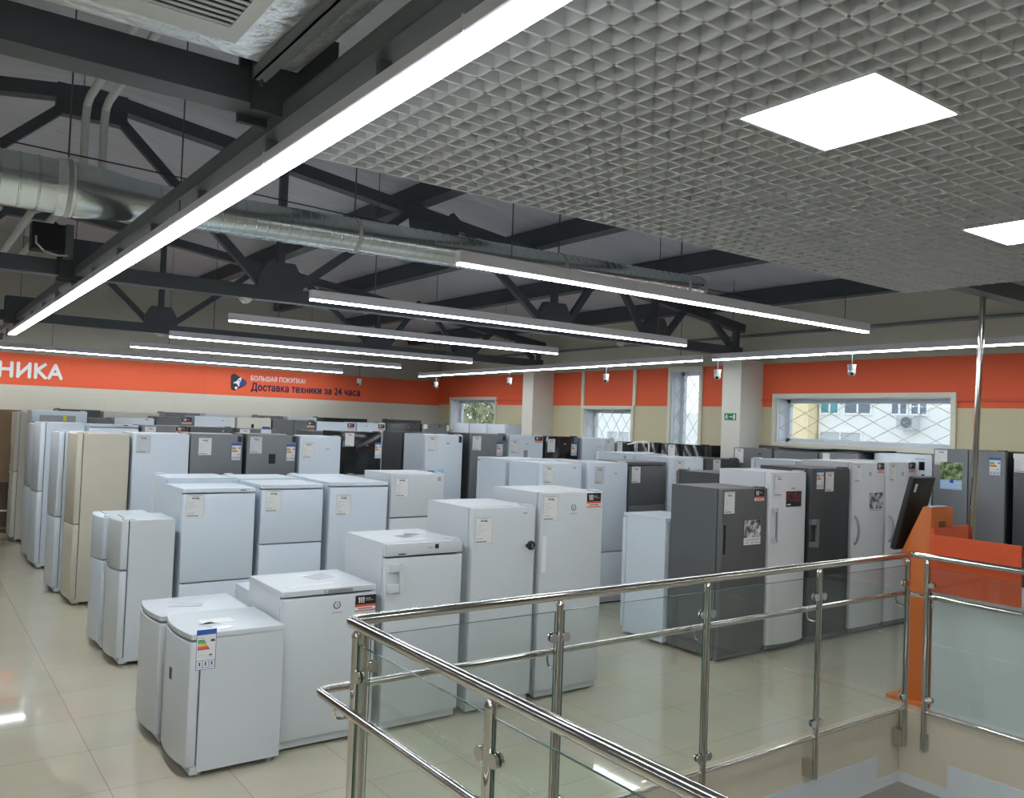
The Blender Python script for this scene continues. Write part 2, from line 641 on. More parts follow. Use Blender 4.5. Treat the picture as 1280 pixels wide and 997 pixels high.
# windows: casing, reveal frame, mullion, pane, steel lattice
for i, (y0, y1, z0, z1) in enumerate(WIN):
    n = 4 - i
    mb = MB()
    c = .06
    for a in ((y0 - c, y1 + c, z1, z1 + c), (y0 - c, y1 + c, z0 - c, z0), (y0 - c, y0, z0, z1), (y1, y1 + c, z0, z1)):
        mb.box(XR - .035, XR, a[0], a[1], a[2], a[3], 'window_casing', .004)
    w = mb.build('window_%d' % n, None, False, kind='structure')
    mb = MB()
    d = .012
    for a in ((y0, y1, z1 - d, z1), (y0, y1, z0, z0 + d), (y0, y0 + d, z0, z1), (y1 - d, y1, z0, z1)):
        mb.box(XR - .01, XR + .30, a[0], a[1], a[2], a[3], 'window_pvc')
    f = .055
    for a in ((y0, y1, z1 - d - f, z1 - d), (y0, y1, z0 + d, z0 + d + f), (y0 + d, y0 + d + f, z0, z1), (y1 - d - f, y1 - d, z0, z1)):
        mb.box(XR + .22, XR + .29, a[0], a[1], a[2], a[3], 'window_pvc', .006)
    if n == 3:
        pass
    mb.build('window_frame', w, False)
    mb = MB()
    mb.box(XR + .25, XR + .256, y0 + .06, y1 - .06, z0 + .06, z1 - .06, 'clear_glass')
    mb.build('window_pane', w, False)
    mb = MB()
    ww, hh = y1 - y0, z1 - z0
    xg = XR + .05
    if n == 1:
        px_, pz_ = ww / 2.0, hh * 1.0
    else:
        px_, pz_ = .25, .34
    if n == 1:
        segs = []
        for k in range(-4, 8):
            ya = y0 + k * ww * .165
            segs.append((ya, z0, ya + ww * .5, z1))
            segs.append((ya, z1, ya + ww * .5, z0))
    else:
        segs = []
        k = -int(hh / pz_) - 2
        while y0 + k * px_ < y1 + hh:
            ya = y0 + k * px_
            run = hh * px_ / pz_
            segs.append((ya, z0, ya + run, z1))
            segs.append((ya, z1, ya + run, z0))
            k += 1
    for (ya, za, yb_, zb) in segs:
        # clip to the opening
        def at(t):
            return ya + (yb_ - ya) * t, za + (zb - za) * t
        t0, t1 = 0.0, 1.0
        lo, hi = y0 + .015, y1 - .015
        if ya < lo:
            t0 = (lo - ya) / (yb_ - ya)
        if yb_ > hi:
            t1 = (hi - ya) / (yb_ - ya)
        if t1 - t0 < .05:
            continue
        p, q = at(t0), at(t1)
        mb.tube([(xg, p[0], p[1]), (xg, q[0], q[1])], .0045, 'lattice_steel', 6)
    for a in ((y0 + .012, z0, y0 + .012, z1), (y1 - .012, z0, y1 - .012, z1), (y0, z0 + .012, y1, z0 + .012), (y0, z1 - .012, y1, z1 - .012)):
        mb.tube([(xg, a[0], a[1]), (xg, a[2], a[3])], .006, 'lattice_steel', 6)
    mb.build('window_lattice', w, True)

# cream battens above the second window, ledge rail in the orange band
for i, y in enumerate((10.44, 11.80)):
    mb = MB()
    mb.box(XR - .03, XR, y - .035, y + .035, 2.53, 3.16, 'window_casing', .004)
    struct('trim_%d' % (4 + i), mb, False)
for i, (a, b) in enumerate(((-3.0, 4.96), (7.60, 7.78), (13.04, 14.59), (16.5, 17))):
    mb = MB()
    mb.box(XR - .03, XR, a, b, 2.615, 2.645, 'counter_orange', .004)
    struct('trim_%d' % (6 + i), mb, False)
mb = MB()
mb.box(XR - .06, XR, YF, 7.78, 1.72, 1.97, 'grey_enamel', .004)
struct('trim_10', mb, False)
mb = MB()
mb.box(XR - .06, XR, 8.13, 12.69, 1.64, 1.88, 'grey_enamel', .004)
struct('trim_11', mb, False)
# cable conduit along the wall top
mb = MB()
mb.tube([(XR - .04, YF, 3.62), (XR - .04, YB, 3.56)], .022, 'beam_paint', 8)
mb.build('wall_conduit', label='dark conduit running high along the window wall below the roof edge', category='pipe')

# ------------------------------------------------------------------ roof steel
TY = (3.205, 8.08, 12.87)


def make_truss():
    t = thing('roof_truss', 'x', 'truss')
    zc0, zc1 = 3.27, 3.40
    mb = MB()
    mb.box(-7.4, 10.0, -.07, .07, zc0 + .0, zc1, 'truss_paint', .006)
    mb.build('bottom_chord', t, False)
    for s in (1, -1):
        xe = 10.05 if s > 0 else -7.5
        mb = MB()
        za = roof_z(RIDGE_X) - .26
        zb = roof_z(xe) - .26
        mb.bar((RIDGE_X, 0, za - .06), (xe, 0, zb - .06), .14, .12)
        mb.build('top_chord', t, False)

    def ztop(x):
        return roof_z(x) - .36
    for s in (1, -1):
        def X(x):
            return RIDGE_X + s * (x - RIDGE_X)
        for x in (2.95, 6.45, 8.22, 9.93):
            if s < 0 and x > 8.3:
                continue
            mb = MB()
            mb.bar((X(x), 0, zc1), (X(x), 0, ztop(X(x))), .07, .07)
            mb.build('vertical', t, False)
        for (xa, za, xb, zb) in ((1.32, 4.82, 2.78, 3.42), (3.12, 3.42, 4.5, 4.52), (4.9, 4.48, 6.25, 3.42),
                                 (6.66, 3.42, 7.25, 4.22), (7.42, 4.18, 8.03, 3.42), (8.42, 3.42, 8.95, 4.0), (9.1, 3.96, 9.80, 3.42)):
            mb = MB()
            mb.bar((X(xa), 0, za), (X(xb), 0, zb), .07, .08)
            mb.build('diagonal', t, False)
        for x, w in ((2.95, .46), (6.45, .50), (8.22, .46)):
            mb = MB()
            mb.prism([(X(x) - w / 2, zc1 - .01), (X(x) + w / 2, zc1 - .01), (X(x) + w / 2, zc1 + .10), (X(x) + w * .3, zc1 + .26), (X(x) - w * .3, zc1 + .26), (X(x) - w / 2, zc1 + .10)], -.05, .05, 'y', 'truss_paint')
            mb.build('gusset_plate', t, False)
        mb = MB()
        x = 4.7
        mb.prism([(X(x) - .32, ztop(X(x - .32)) + .06), (X(x) + .32, ztop(X(x + .32)) + .06), (X(x) + .28, ztop(X(x)) - .14), (X(x) - .28, ztop(X(x)) - .14)], -.05, .05, 'y', 'truss_paint')
        mb.build('gusset_plate', t, False)
    mb = MB()
    mb.prism([(RIDGE_X - .28, 4.92), (RIDGE_X + .28, 4.92), (RIDGE_X + .28, 4.66), (RIDGE_X - .28, 4.66)], -.055, .055, 'y', 'truss_paint')
    mb.build('gusset_plate', t, False)
    mb = MB()
    for s in (-1, 1):
        mb.box(RIDGE_X - .20, RIDGE_X + .135, s * .085 - .012, s * .085 + .012, zc0 - .03, zc1 + .19, 'truss_paint')
    mb.build('splice_plate', t, False)
    return t


def dup(root, loc, label=None, group=None):
    r = root.copy()
    COL.objects.link(r)
    r.location = loc
    if label:
        r['label'] = label
    if group:
        r['group'] = group
    for ch in list(root.children):
        c = ch.copy()
        COL.objects.link(c)
        c.parent = r
        for g in ch.children:
            d = g.copy()
            COL.objects.link(d)
            d.parent = c
    return r


tr0 = make_truss()
tr0.location = (0, TY[0], .055)
tr0['label'] = 'nearest dark steel roof truss, its thick chord crossing beside the foil-wrapped air unit'
tr0['group'] = 'roof trusses'
dup(tr0, (0, TY[1], 0), 'middle dark roof truss, its chord ending at the column with the green exit sign')
dup(tr0, (0, TY[2], 0), 'farthest dark steel roof truss, nearest the back wall with the lettering')

mb = MB()
mb.box(1.117, 1.235, YF + .01, YB - .01, 3.275, 3.283, 'beam_paint')
mb.box(1.117, 1.235, YF + .01, YB - .01, 3.342, 3.35, 'beam_paint')
mb.box(1.117, 1.126, YF + .01, YB - .01, 3.28, 3.345, 'beam_paint')
mb.box(1.226, 1.235, YF + .01, YB - .01, 3.28, 3.345, 'beam_paint')
for y in range(-4, 17):
    mb.box(1.15, 1.19, y + .35, y + .38, 3.168, 3.277, 'beam_paint')
mb.build('ridge_beam', None, False, label='long dark steel box beam running to the back wall above the brightest lamp line', category='beam')

for i, x in enumerate((-3.7, -2.0, -.4, 2.85, 4.5, 6.16, 7.76, 9.35)):
    mb = MB()
    z = roof_z(x)
    mb.box(x - .05, x + .05, YF + .01, YB - .01, z - .215, z - .005, 'truss_paint')
    mb.box(x - .05, x + .13, YF + .01, YB - .01, z - .225, z - .21, 'truss_paint')
    mb.build('roof_purlin', None, False, label='dark steel purlin under the roof sheets, running to the back wall', category='beam', group='roof purlins')

# ------------------------------------------------------------------ grid ceiling with square lamps
GX0, GX1, GY0, GY1, GZ = 1.36, 6.22, -3.2, 3.42, 3.267
PANELS = [(2.343, 1.404), (4.483, 1.655), (2.343, -1.20), (4.483, -.95)]  # last two are unseen panels, added to light the near fronts
PS = .535


def cut(lo, hi, holes):
    out = [(lo, hi)]
    for a, b in holes:
        nx = []
        for p, q in out:
            if b <= p or a >= q:
                nx.append((p, q))
            else:
                if a > p:
                    nx.append((p, a))
                if b < q:
                    nx.append((b, q))
        out = nx
    return out


mb = MB()
st, th = .0895, .0055
x = GX0
xs_ = []
while x < GX1 + .001:
    xs_.append(x)
    x += st
x = GY1
ys_ = []
while x > GY0 - .001:
    ys_.append(x)
    x -= st


def quadbox(bm, x0, x1, y0, y1, z0, z1):
    v = [bm.verts.new(p) for p in ((x0, y0, z0), (x1, y0, z0), (x1, y1, z0), (x0, y1, z0), (x0, y0, z1), (x1, y0, z1), (x1, y1, z1), (x0, y1, z1))]
    for q in ((3, 2, 1, 0), (4, 5, 6, 7), (0, 1, 5, 4), (1, 2, 6, 5), (2, 3, 7, 6), (3, 0, 4, 7)):
        bm.faces.new([v[i] for i in q])


bm = bmesh.new()
for x in xs_:
    holes = [(py, py + PS) for px, py in PANELS if px - .001 < x < px + PS + .001]
    for a, b in cut(GY0, GY1, holes):
        quadbox(bm, x - th, x + th, a, b, GZ, GZ + .062)
for y in ys_:
    holes = [(px, px + PS) for px, py in PANELS if py - .001 < y < py + PS + .001]
    for a, b in cut(GX0, GX1, holes):
        quadbox(bm, a, b, y - th, y + th, GZ, GZ + .062)
# edge angle
quadbox(bm, GX0 - .02, GX0, GY0, GY1, GZ - .002, GZ + .05)
mb._take(bm, 'grid_slat')
struct('ceiling_grid', mb, False)

for i, (px, py) in enumerate(PANELS):
    t = thing('ceiling_panel_light', ['square white ceiling panel lamp shining whole in the open grid', 'square white ceiling panel lamp cut by the edge of the photo',
                                      'square ceiling panel lamp behind the viewer, nearer the long lamp line', 'square ceiling panel lamp behind the viewer, farther from the long lamp line'][i], 'ceiling lamp',
              (px, py, GZ), 0, 'square lamps in the grid ceiling')
    mb = MB()
    f = .012
    for a in ((0, PS, 0, f), (0, PS, PS - f, PS), (0, f, f, PS - f), (PS - f, PS, f, PS - f)):
        mb.box(a[0], a[1], a[2], a[3], -.004, .05, 'panel_frame')
    mb.box(0, PS, 0, PS, .05, .06, 'panel_frame')
    mb.build('frame', t, False)
    mb = MB()
    mb.box(f, PS - f, f, PS - f, .002, .02, 'panel_diffuser')
    mb.build('diffuser', t, False)


# ------------------------------------------------------------------ linear lamps
def linear_lamp(p0, p1, label, wires, group, w=.062, h=.075, joints=0):
    p0, p1 = Vector(p0), Vector(p1)
    L = (p1 - p0).length
    t = thing('linear_lamp', label, 'ceiling lamp', p0, 0, group)
    d = (p1 - p0).normalized()
    side = Vector((0, 0, 1)).cross(d).normalized()
    upv = d.cross(side)
    mx = Matrix((d, side, upv)).transposed().to_4x4()
    mb = MB()
    mb.box(0, L, -w / 2, w / 2, .0, h, 'lamp_housing', .004, 1, mx)
    for k in range(joints):
        q = L * (k + 1) / (joints + 1)
        mb.box(q - .004, q + .004, -w / 2 - .002, w / 2 + .002, -.001, h + .002, 'lamp_housing', 0, 1, mx)
    mb.build('housing', t, False)
    mb = MB()
    mb.box(.006, L - .006, -w / 2 + .008, w / 2 - .008, -.012, .0, 'lamp_diffuser_edge', 0, 1, mx)
    mb.box(.007, L - .007, -w / 2 + .009, w / 2 - .009, -.0135, -.0115, 'lamp_diffuser', 0, 1, mx)
    mb.build('diffuser', t, False)
    if not wires:
        for q in (.1, .9):
            mb = MB()
            p = d * (L * q) + upv * h
            mb.tube([p, (p.x, p.y, -.301 - p0.z)], .004, 'wire', 6)
            mb.build('suspension_wire', t)
    for q in wires:
        p = d * (L * q) + upv * h
        top = roof_z(p0.x + p.x) - p0.z
        mb = MB()
        mb.tube([p, (p.x, p.y, top)], .004, 'wire', 6)
        mb.build('suspension_wire', t, False)
    return t


G1 = 'lamps hung across the hall'
linear_lamp((2.66, 4.28, 3.11), (7.09, 4.28, 3.11), 'nearest white linear lamp hung across the hall, before the round duct', (.09, .92), G1, joints=2)
linear_lamp((2.64, 6.51, 3.11), (7.12, 6.51, 3.11), 'second nearest white linear lamp hung across the hall, just beyond the nearest one', (.13, .9), G1, joints=2)
linear_lamp((2.66, 8.70, 3.11), (7.03, 8.70, 3.11), 'third white linear lamp hung across the hall, just beyond the middle truss', (.12, .8), G1, joints=2)
linear_lamp((2.71, 11.31, 3.11), (7.37, 11.31, 3.11), 'fourth white linear lamp hung across the hall, before the farthest truss', (.12, .85), G1, joints=2)
linear_lamp((2.73, 13.71, 3.11), (7.37, 13.71, 3.11), 'fifth white linear lamp hung across the hall, beyond the farthest truss', (.12, .85), G1, joints=2)
linear_lamp((-1.6, 16.3, 3.125), (7.39, 16.3, 3.09), 'last white linear lamp hung before the lettered orange wall band', (.02, .4, .7, .92), G1, joints=5)
linear_lamp((1.135, 13.3, 3.125), (1.135, -4.0, 3.125), 'longest and brightest linear lamp line under the steel box beam', (.05, .3, .5, .7, .9), 'lamps along the hall', w=.10, h=.046, joints=11)
linear_lamp((8.85, 15.6, 3.085), (8.85, 7.78, 3.12), 'far linear lamp running along the window wall', (.1, .5, .95), 'lamps along the hall', joints=4)
linear_lamp((8.85, 7.58, 3.12), (8.85, -3.0, 3.13), 'near linear lamp running along the window wall past the exit sign column', (.03, .4, .8), 'lamps along the hall', joints=6)
# unseen lamps, added to light the side aisle and the near part
for k, y in enumerate((-4.0, 2.0, 8.0)):
    linear_lamp((-3.4, y + 5.2, 3.11), (-3.4, y, 3.11), ['linear lamp along the side aisle behind the viewer', 'linear lamp along the side aisle abreast of the nearest truss', 'linear lamp along the side aisle near the back wall'][k], (.1, .9), 'lamps along the hall', joints=2)
for k, y in enumerate((-.3, -3.2)):  # added over and behind the viewer to brighten the fridge fronts
    linear_lamp((-4.4, y, 3.11), (.2, y, 3.11), ['linear lamp hung right above the viewer', 'linear lamp hung behind the viewer'][k], (.1, .9), G1, joints=2)

for k, (x, y0, y1) in enumerate(((8.4, -3.5, 5.5), (.2, -3.5, 5.5), (4.1, 5.2, 8.6))):  # unseen lamps added downstairs to light the slab edge and grid from below
    linear_lamp((x, y1, -.95), (x, y0, -.95), ['linear lamp of the lower storey beside the stairwell, window side', 'linear lamp of the lower storey beside the stairwell, aisle side', 'linear lamp of the lower storey beyond the stairwell'][k], (), 'lamps of the lower storey', joints=2)

# ------------------------------------------------------------------ ventilation
t = thing('round_duct', 'round galvanised spiral duct crossing under the roof, wider at one end', 'duct', (0, 6.22, 0))


def ribbed(x0, x1, z0, z1, r, step):
    pts, rr = [], []
    n = max(2, int(round((x1 - x0) / step)))
    for i in range(n):
        a = x0 + (x1 - x0) * i / n
        b = x0 + (x1 - x0) * (i + 1) / n
        for q, k in ((a, 1.0), (a + .004, 1.03), (a + .010, 1.03), (a + .014, 1.0)):
            pts.append((q, 0, z0 + (z1 - z0) * (q - x0) / (x1 - x0)))
            rr.append(r * k)
    pts.append((x1, 0, z1))
    rr.append(r)
    return pts, rr


mb = MB()
p, rr = ribbed(-7.2, .84, 3.60, 3.60, .178, .11)
mb.tube(p, rr, 'galvanised', 32)
mb.build('wide_section', t)
mb = MB()
mb.tube([(.84, 0, 3.60), (.86, 0, 3.60), (.95, 0, 3.60), (1.26, 0, 3.597), (1.36, 0, 3.597)], [.186, .186, .180, .143, .141], 'galvanised', 32)
mb.build('reducer', t)
mb = MB()
mb.tube([(.73, 0, 3.60), (.83, 0, 3.60)], [.188, .188], 'foil', 32)
mb.build('foil_tape', t)
mb = MB()
p, rr = ribbed(1.36, 6.93, 3.597, 3.69, .137, .085)
mb.tube(p, rr, 'galvanised', 32)
mb.build('narrow_section', t)
mb = MB()
mb.tube([(6.93, 0, 3.69), (6.97, 0, 3.691)], [.144, .144], 'pale_hardware', 32)
mb.build('end_collar', t)
for x, rad in ((.80, .188), (2.87, .137), (5.0, .137), (6.7, .137)):
    mb = MB()
    mb.tube([(x, 0, 3.62 + rad), (x, 0, roof_z(x) - .02)], .006, 'wire', 6)
    zc = 3.60 if x < 1.3 else 3.597 + .093 * (x - 1.36) / 5.57
    mb.tube([(x - .015, 0, zc), (x + .015, 0, zc)], [rad + .006, rad + .006], 'pale_hardware', 32)
    mb.build('hanger', t)

t = thing('ceiling_air_unit', 'foil-wrapped ceiling air unit with a slatted white grille beside the nearest truss', 'air conditioner', (0, 0, 3.40))
mb = MB()
mb.box(-1.2, 1.10, 1.85, 2.93, 0, .34, 'foil', .012)
mb.build('casing', t)
mb = MB()
gx0, gx1, gy0, gy1 = -1.0, .835, 1.95, 2.80
for a in ((gx0, gx1, gy0, gy0 + .05), (gx0, gx1, gy1 - .105, gy1), (gx0, gx0 + .05, gy0 + .05, gy1 - .105), (gx1 - .05, gx1, gy0 + .05, gy1 - .105)):
    mb.box(a[0], a[1], a[2], a[3], -.016, -.001, 'grille_paint')
for k in range(20):
    y = gy0 + .065 + k * (gy1 - gy0 - .175) / 19
    mb.box(gx0 + .05, gx1 - .05, -.011, .011, -.0015, .0015, 'grille_paint', 0, 1, Matrix.Translation((0, y, -.012)) @ Matrix.Rotation(radians(8), 4, 'X'))
mb.box(gx0 + .05, gx1 - .05, gy0 + .05, gy1 - .05, -.002, -.0005, 'black_plastic')
mb.build('grille', t, False)
mb = MB()
mb.box(.955, 1.0, 1.8, 2.97, -.05, -.044, 'beam_paint')
mb.box(.955, .961, 1.8, 2.97, -.05, -.003, 'beam_paint')
mb.build('support_angle', t, False)
for y in (1.83, 2.955):
    mb = MB()
    mb.tube([(.98, y, -.07), (.98, y, roof_z(.98) - 3.40 - .01)], .006, 'wire', 6)
    mb.build('threaded_rod', t)

for i, dx in enumerate((0, .14)):
    x = 1.09 + dx
    mb = MB()
    mb.tube([(x + .0, 3.3 + i * .02, 4.63), (x, 7.45, 4.66), (x, 7.57, 4.63), (x, 7.62, 4.52), (x, 7.62, 3.92), (x - .02, 7.66, 3.86), (x - .12, 7.8, 3.84), (x - .28 + dx * .3, 8.3, 3.84), (x - .30 + dx * .3, 11.8, 3.84)], .032, 'white_pipe', 10)
    mb.build('insulated_pipe', None, label=['white insulated pipe dropping from the ridge past the duct, nearer the side aisle', 'white insulated pipe dropping from the ridge past the duct, nearer the lamp line'][i], category='pipe', group='white refrigerant pipes')
mb = MB()
mb.tube([(-7, 7.25, 4.16), (.4, 7.25, 4.12), (1.5, 7.25, 4.10), (4.0, 7.25, 4.03), (9.8, 7.25, 3.96)], .006, 'cable_black', 6)
mb.build('stay_cable', label='thin cable strung across the roof space above the duct', category='cable')
t = thing('black_floodlight', 'black floodlight box with a looped cable on the middle truss chord', 'spotlight', (.92, 7.9, 3.42))
mb = MB()
mb.box(-.15, .09, -.08, .10, .02, .24, 'black_plastic', .012)
mb.build('housing', t)
mb = MB()
mb.box(.10, .16, -.05, .07, -.02, .26, 'beam_paint', .004)
mb.build('bracket', t, False)
mb = MB()
mb.tube([(-.12, -.09, .12), (-.12, -.11, .06), (-.06, -.11, -.0), (.04, -.10, -.02), (.12, -.09, -.01)], .008, 'white_pipe', 6)
mb.build('cable', t)

# smoke detectors under the middle truss
for i, (x, y) in enumerate(((2.62, 8.08), (7.6, 8.08), (2.95, 12.87))):
    t = thing('smoke_detector', ['small white smoke detector under the middle truss near its round-duct end', 'small white smoke detector under the middle truss near the exit sign column', 'small white smoke detector under the farthest truss'][i], 'smoke detector', (x, y, 3.27), 0, 'smoke detectors')
    mb = MB()
    mb.tube([(0, 0, 0), (0, 0, -.02)], [.06, .06], 'camera_white', 20)
    mb.build('base', t)
    mb = MB()
    mb.tube([(0, 0, -.02), (0, 0, -.035), (0, 0, -.05)], [.05, .045, .025], 'camera_white', 20)
    mb.build('sensor', t)

# dome cameras hung from the lamps
for i, (x, y, z, dl) in enumerate(((8.85, 5.52, 2.86, 'in front of the orange band above the wide window'), (8.85, 7.50, 2.86, 'beside the exit sign column'),
                                   (8.85, 9.72, 2.86, 'near the narrow tall window'), (8.85, 12.3, 2.86, 'beside the far column'), (8.85, 14.9, 2.83, 'before the farthest window'), (7.6, 15.9, 2.84, 'in front of the back wall corner'))):
    t = thing('security_camera', 'small white security camera hanging ' + dl, 'camera', (x, y, z), 0, 'security cameras')
    mb = MB()
    mb.tube([(0, 0, .12), (0, 0, .105), (0, 0, .05)], [.05, .05, .042], 'camera_white', 16)
    mb.build('mount', t)
    mb = MB()
    mb.sphere((0, 0, .03), .047, 'camera_white', 2)
    e = mb.build('camera_ball', t)
    mb = MB()
    mb.tube([(-.034, -.022, .01), (-.043, -.03, .004)], [.021, .019], 'black_plastic', 12)
    mb.build('lens', e)
    mb = MB()
    mb.tube([(.0, 0, .12), (.0, 0, 3.09 - z if x > 8 else roof_z(x) - z)], .007, 'wire', 6)
    mb.build('stem', t)

# exit sign on the near column: faces the hall
t = thing('exit_sign', 'green running-man exit sign with an arrow on the near column', 'sign', (9.696, 7.955, 2.365), -pi / 2)
mb = MB()
mb.box(-.105, .105, -.004, .0, -.05, .05, 'sign_green')
mb.build('plate', t, False)
mb = MB()
mb.box(.055, .085, -.0055, -.004, -.035, .035, 'sign_white')
mb.build('door_symbol', t, False)
mb = MB()
mb.box(-.02, .025, -.0055, -.004, -.004, .004, 'sign_white')
mb.prism([(.025, -.014), (.043, 0), (.025, .014)], -.0055, -.004, 'y', 'sign_white')
mb.build('arrow_symbol', t, False)
mb = MB()
mb.prism([(-.066 + .009 * cos(k * pi / 5), .027 + .009 * sin(k * pi / 5)) for k in range(10)], -.0055, -.004, 'y', 'sign_white')
for q in (((-.072, .018), (-.058, .018), (-.062, -.008), (-.076, -.008)), ((-.062, .016), (-.042, .004), (-.044, -.001), (-.064, .008)),
          ((-.072, .016), (-.09, .0), (-.086, -.004), (-.068, .008)), ((-.066, -.006), (-.05, -.018), (-.05, -.036), (-.056, -.036), (-.057, -.02), (-.074, -.01)),
          ((-.076, -.006), (-.082, -.022), (-.096, -.026), (-.096, -.031), (-.078, -.028), (-.068, -.008))):
    mb.prism(list(q), -.0055, -.004, 'y', 'sign_white')
mb.build('running_figure', t, False)

# ------------------------------------------------------------------ lettering on the far wall
t = thing('wall_lettering', 'large rounded pale capital letters on the orange band of the back wall', 'sign', (0, YB, 0))


def stroke_letter(name, segs, x0, w, z0, h, r):
    mb = MB()
    for ns, (a, b) in enumerate(segs):
        p = (x0 + a[0] * w, -.012, z0 + a[1] * h)
        q = (x0 + b[0] * w, -.012, z0 + b[1] * h)
        dx, dz = q[0] - p[0], q[2] - p[2]
        L = sqrt(dx * dx + dz * dz)
        an = math.atan2(dz, dx)
        pts = []
        for k in range(9):
            th_ = an + pi / 2 + pi * k / 8
            pts.append((p[0] + r * cos(th_), p[2] + r * sin(th_)))
        for k in range(9):
            th_ = an - pi / 2 + pi * k / 8
            pts.append((q[0] + r * cos(th_), q[2] + r * sin(th_)))
        mb.prism(pts, -.02 - .0015 * ns, -.001 - .001 * ns, 'y', 'sign_white')
    mb.build(name, t, False)


r_ = .027
stroke_letter('letter', [((0, 0), (0, 1)), ((1, 0), (1, 1)), ((0, .52), (1, .52))], 1.30, .175, 2.655, .235, r_)
stroke_letter('letter', [((0, 0), (0, 1)), ((1, 0), (1, 1)), ((0, .08), (1, .92))], 1.575, .175, 2.655, .235, r_)
stroke_letter('letter', [((0, 0), (0, 1)), ((.05, .5), (.92, 1)), ((.18, .55), (1, 0))], 1.845, .155, 2.655, .235, r_)
stroke_letter('letter', [((0, 0), (.5, 1)), ((1, 0), (.5, 1)), ((.22, .32), (.78, .32))], 2.055, .195, 2.655, .235, r_)

t = thing('delivery_notice', 'two-line delivery notice with a rocket badge on the orange back wall band', 'sign', (0, YB, 0))
mb = MB()
pts = []
for c, a0 in (((5.355, 2.885), 60), ((5.365, 2.675), 180), ((5.55, 2.775), 300)):
    for k in range(9):
        a = radians(a0 + 15 * k)
        pts.append((c[0] + .065 * cos(a), c[1] + .065 * sin(a)))
mb.prism(pts, -.008, -.001, 'y', 'icon_dark')
bd = mb.build('badge', t, False)
mb = MB()
mb.prism([(5.50, 2.86), (5.59, 2.83), (5.612, 2.775), (5.58, 2.73), (5.49, 2.70), (5.46, 2.77)], -.0095, -.008, 'y', 'icon_blue')
mb.build('blue_patch', bd, False)
mb = MB()
rc = Matrix.Rotation(radians(-32), 2)


def RP(x, z):
    return (5.44 + x * cos(radians(-32)) - z * sin(radians(-32)), 2.785 + x * sin(radians(-32)) + z * cos(radians(-32)))


mb.prism([RP(*q) for q in ((0, .125), (.03, .07), (.035, 0), (.03, -.05), (-.03, -.05), (-.035, 0), (-.03, .07))], -.0105, -.0095, 'y', 'sign_white')
mb.prism([RP(*q) for q in ((.033, -.0), (.065, -.045), (.065, -.08), (.03, -.05))], -.0105, -.0095, 'y', 'sign_white')
mb.prism([RP(*q) for q in ((-.033, -.0), (-.03, -.05), (-.065, -.08), (-.065, -.045))], -.0105, -.0095, 'y', 'sign_white')
mb.prism([(5.405 + .03 * cos(k * pi / 5), 2.665 + .03 * sin(k * pi / 5)) for k in range(10)], -.0105, -.0095, 'y', 'sign_white')
mb.prism([RP(.014 * cos(k * pi / 5), .04 + .014 * sin(k * pi / 5)) for k in range(10)], -.0115, -.0105, 'y', 'icon_dark')
mb.build('rocket', bd, False)


def words(line, s, w, h, m, bold, loc):
    """one line of lettering, each word a mesh of its own"""
    me = text_mesh(line, s, w, h, m, .004, bold)
    iv = sorted((min(me.vertices[i].co.x for i in p.vertices), max(me.vertices[i].co.x for i in p.vertices)) for p in me.polygons)
    gaps, end = [], iv[0][1]
    for a_, b_ in iv:
        if a_ > end:
            gaps.append((a_ - end, (a_ + end) / 2))
        end = max(end, b_)
    n = s.count(' ')
    cuts = [-1e9] + sorted(g[1] for g in sorted(gaps)[-n:]) + [1e9]
    for c0, c1 in zip(cuts, cuts[1:]):
        V, F, ix = [], [], {}
        for p in me.polygons:
            xm = sum(me.vertices[i].co.x for i in p.vertices) / len(p.vertices)
            if c0 < xm < c1:
                for i in p.vertices:
                    if i not in ix:
                        ix[i] = len(V)
                        V.append(tuple(me.vertices[i].co))
                F.append([ix[i] for i in p.vertices])
        wm = bpy.data.meshes.new(line + '_word')
        wm.from_pydata(V, [], F)
        wm.materials.append(MATS[m])
        o = link(line + '_word', wm, t)
        o.location = loc
    bpy.data.meshes.remove(me)


words('upper_line', 'БОЛЬШАЯ ПОКУПКА?', 1.17, .10, 'sign_white', .05, (5.70, 0, 2.835))
words('lower_line', 'Доставка техники за 24 часа', 2.43, .185, 'navy_ink', .08, (5.71, 0, 2.60))

# ------------------------------------------------------------------ decals stuck on the appliances
DEC = {}


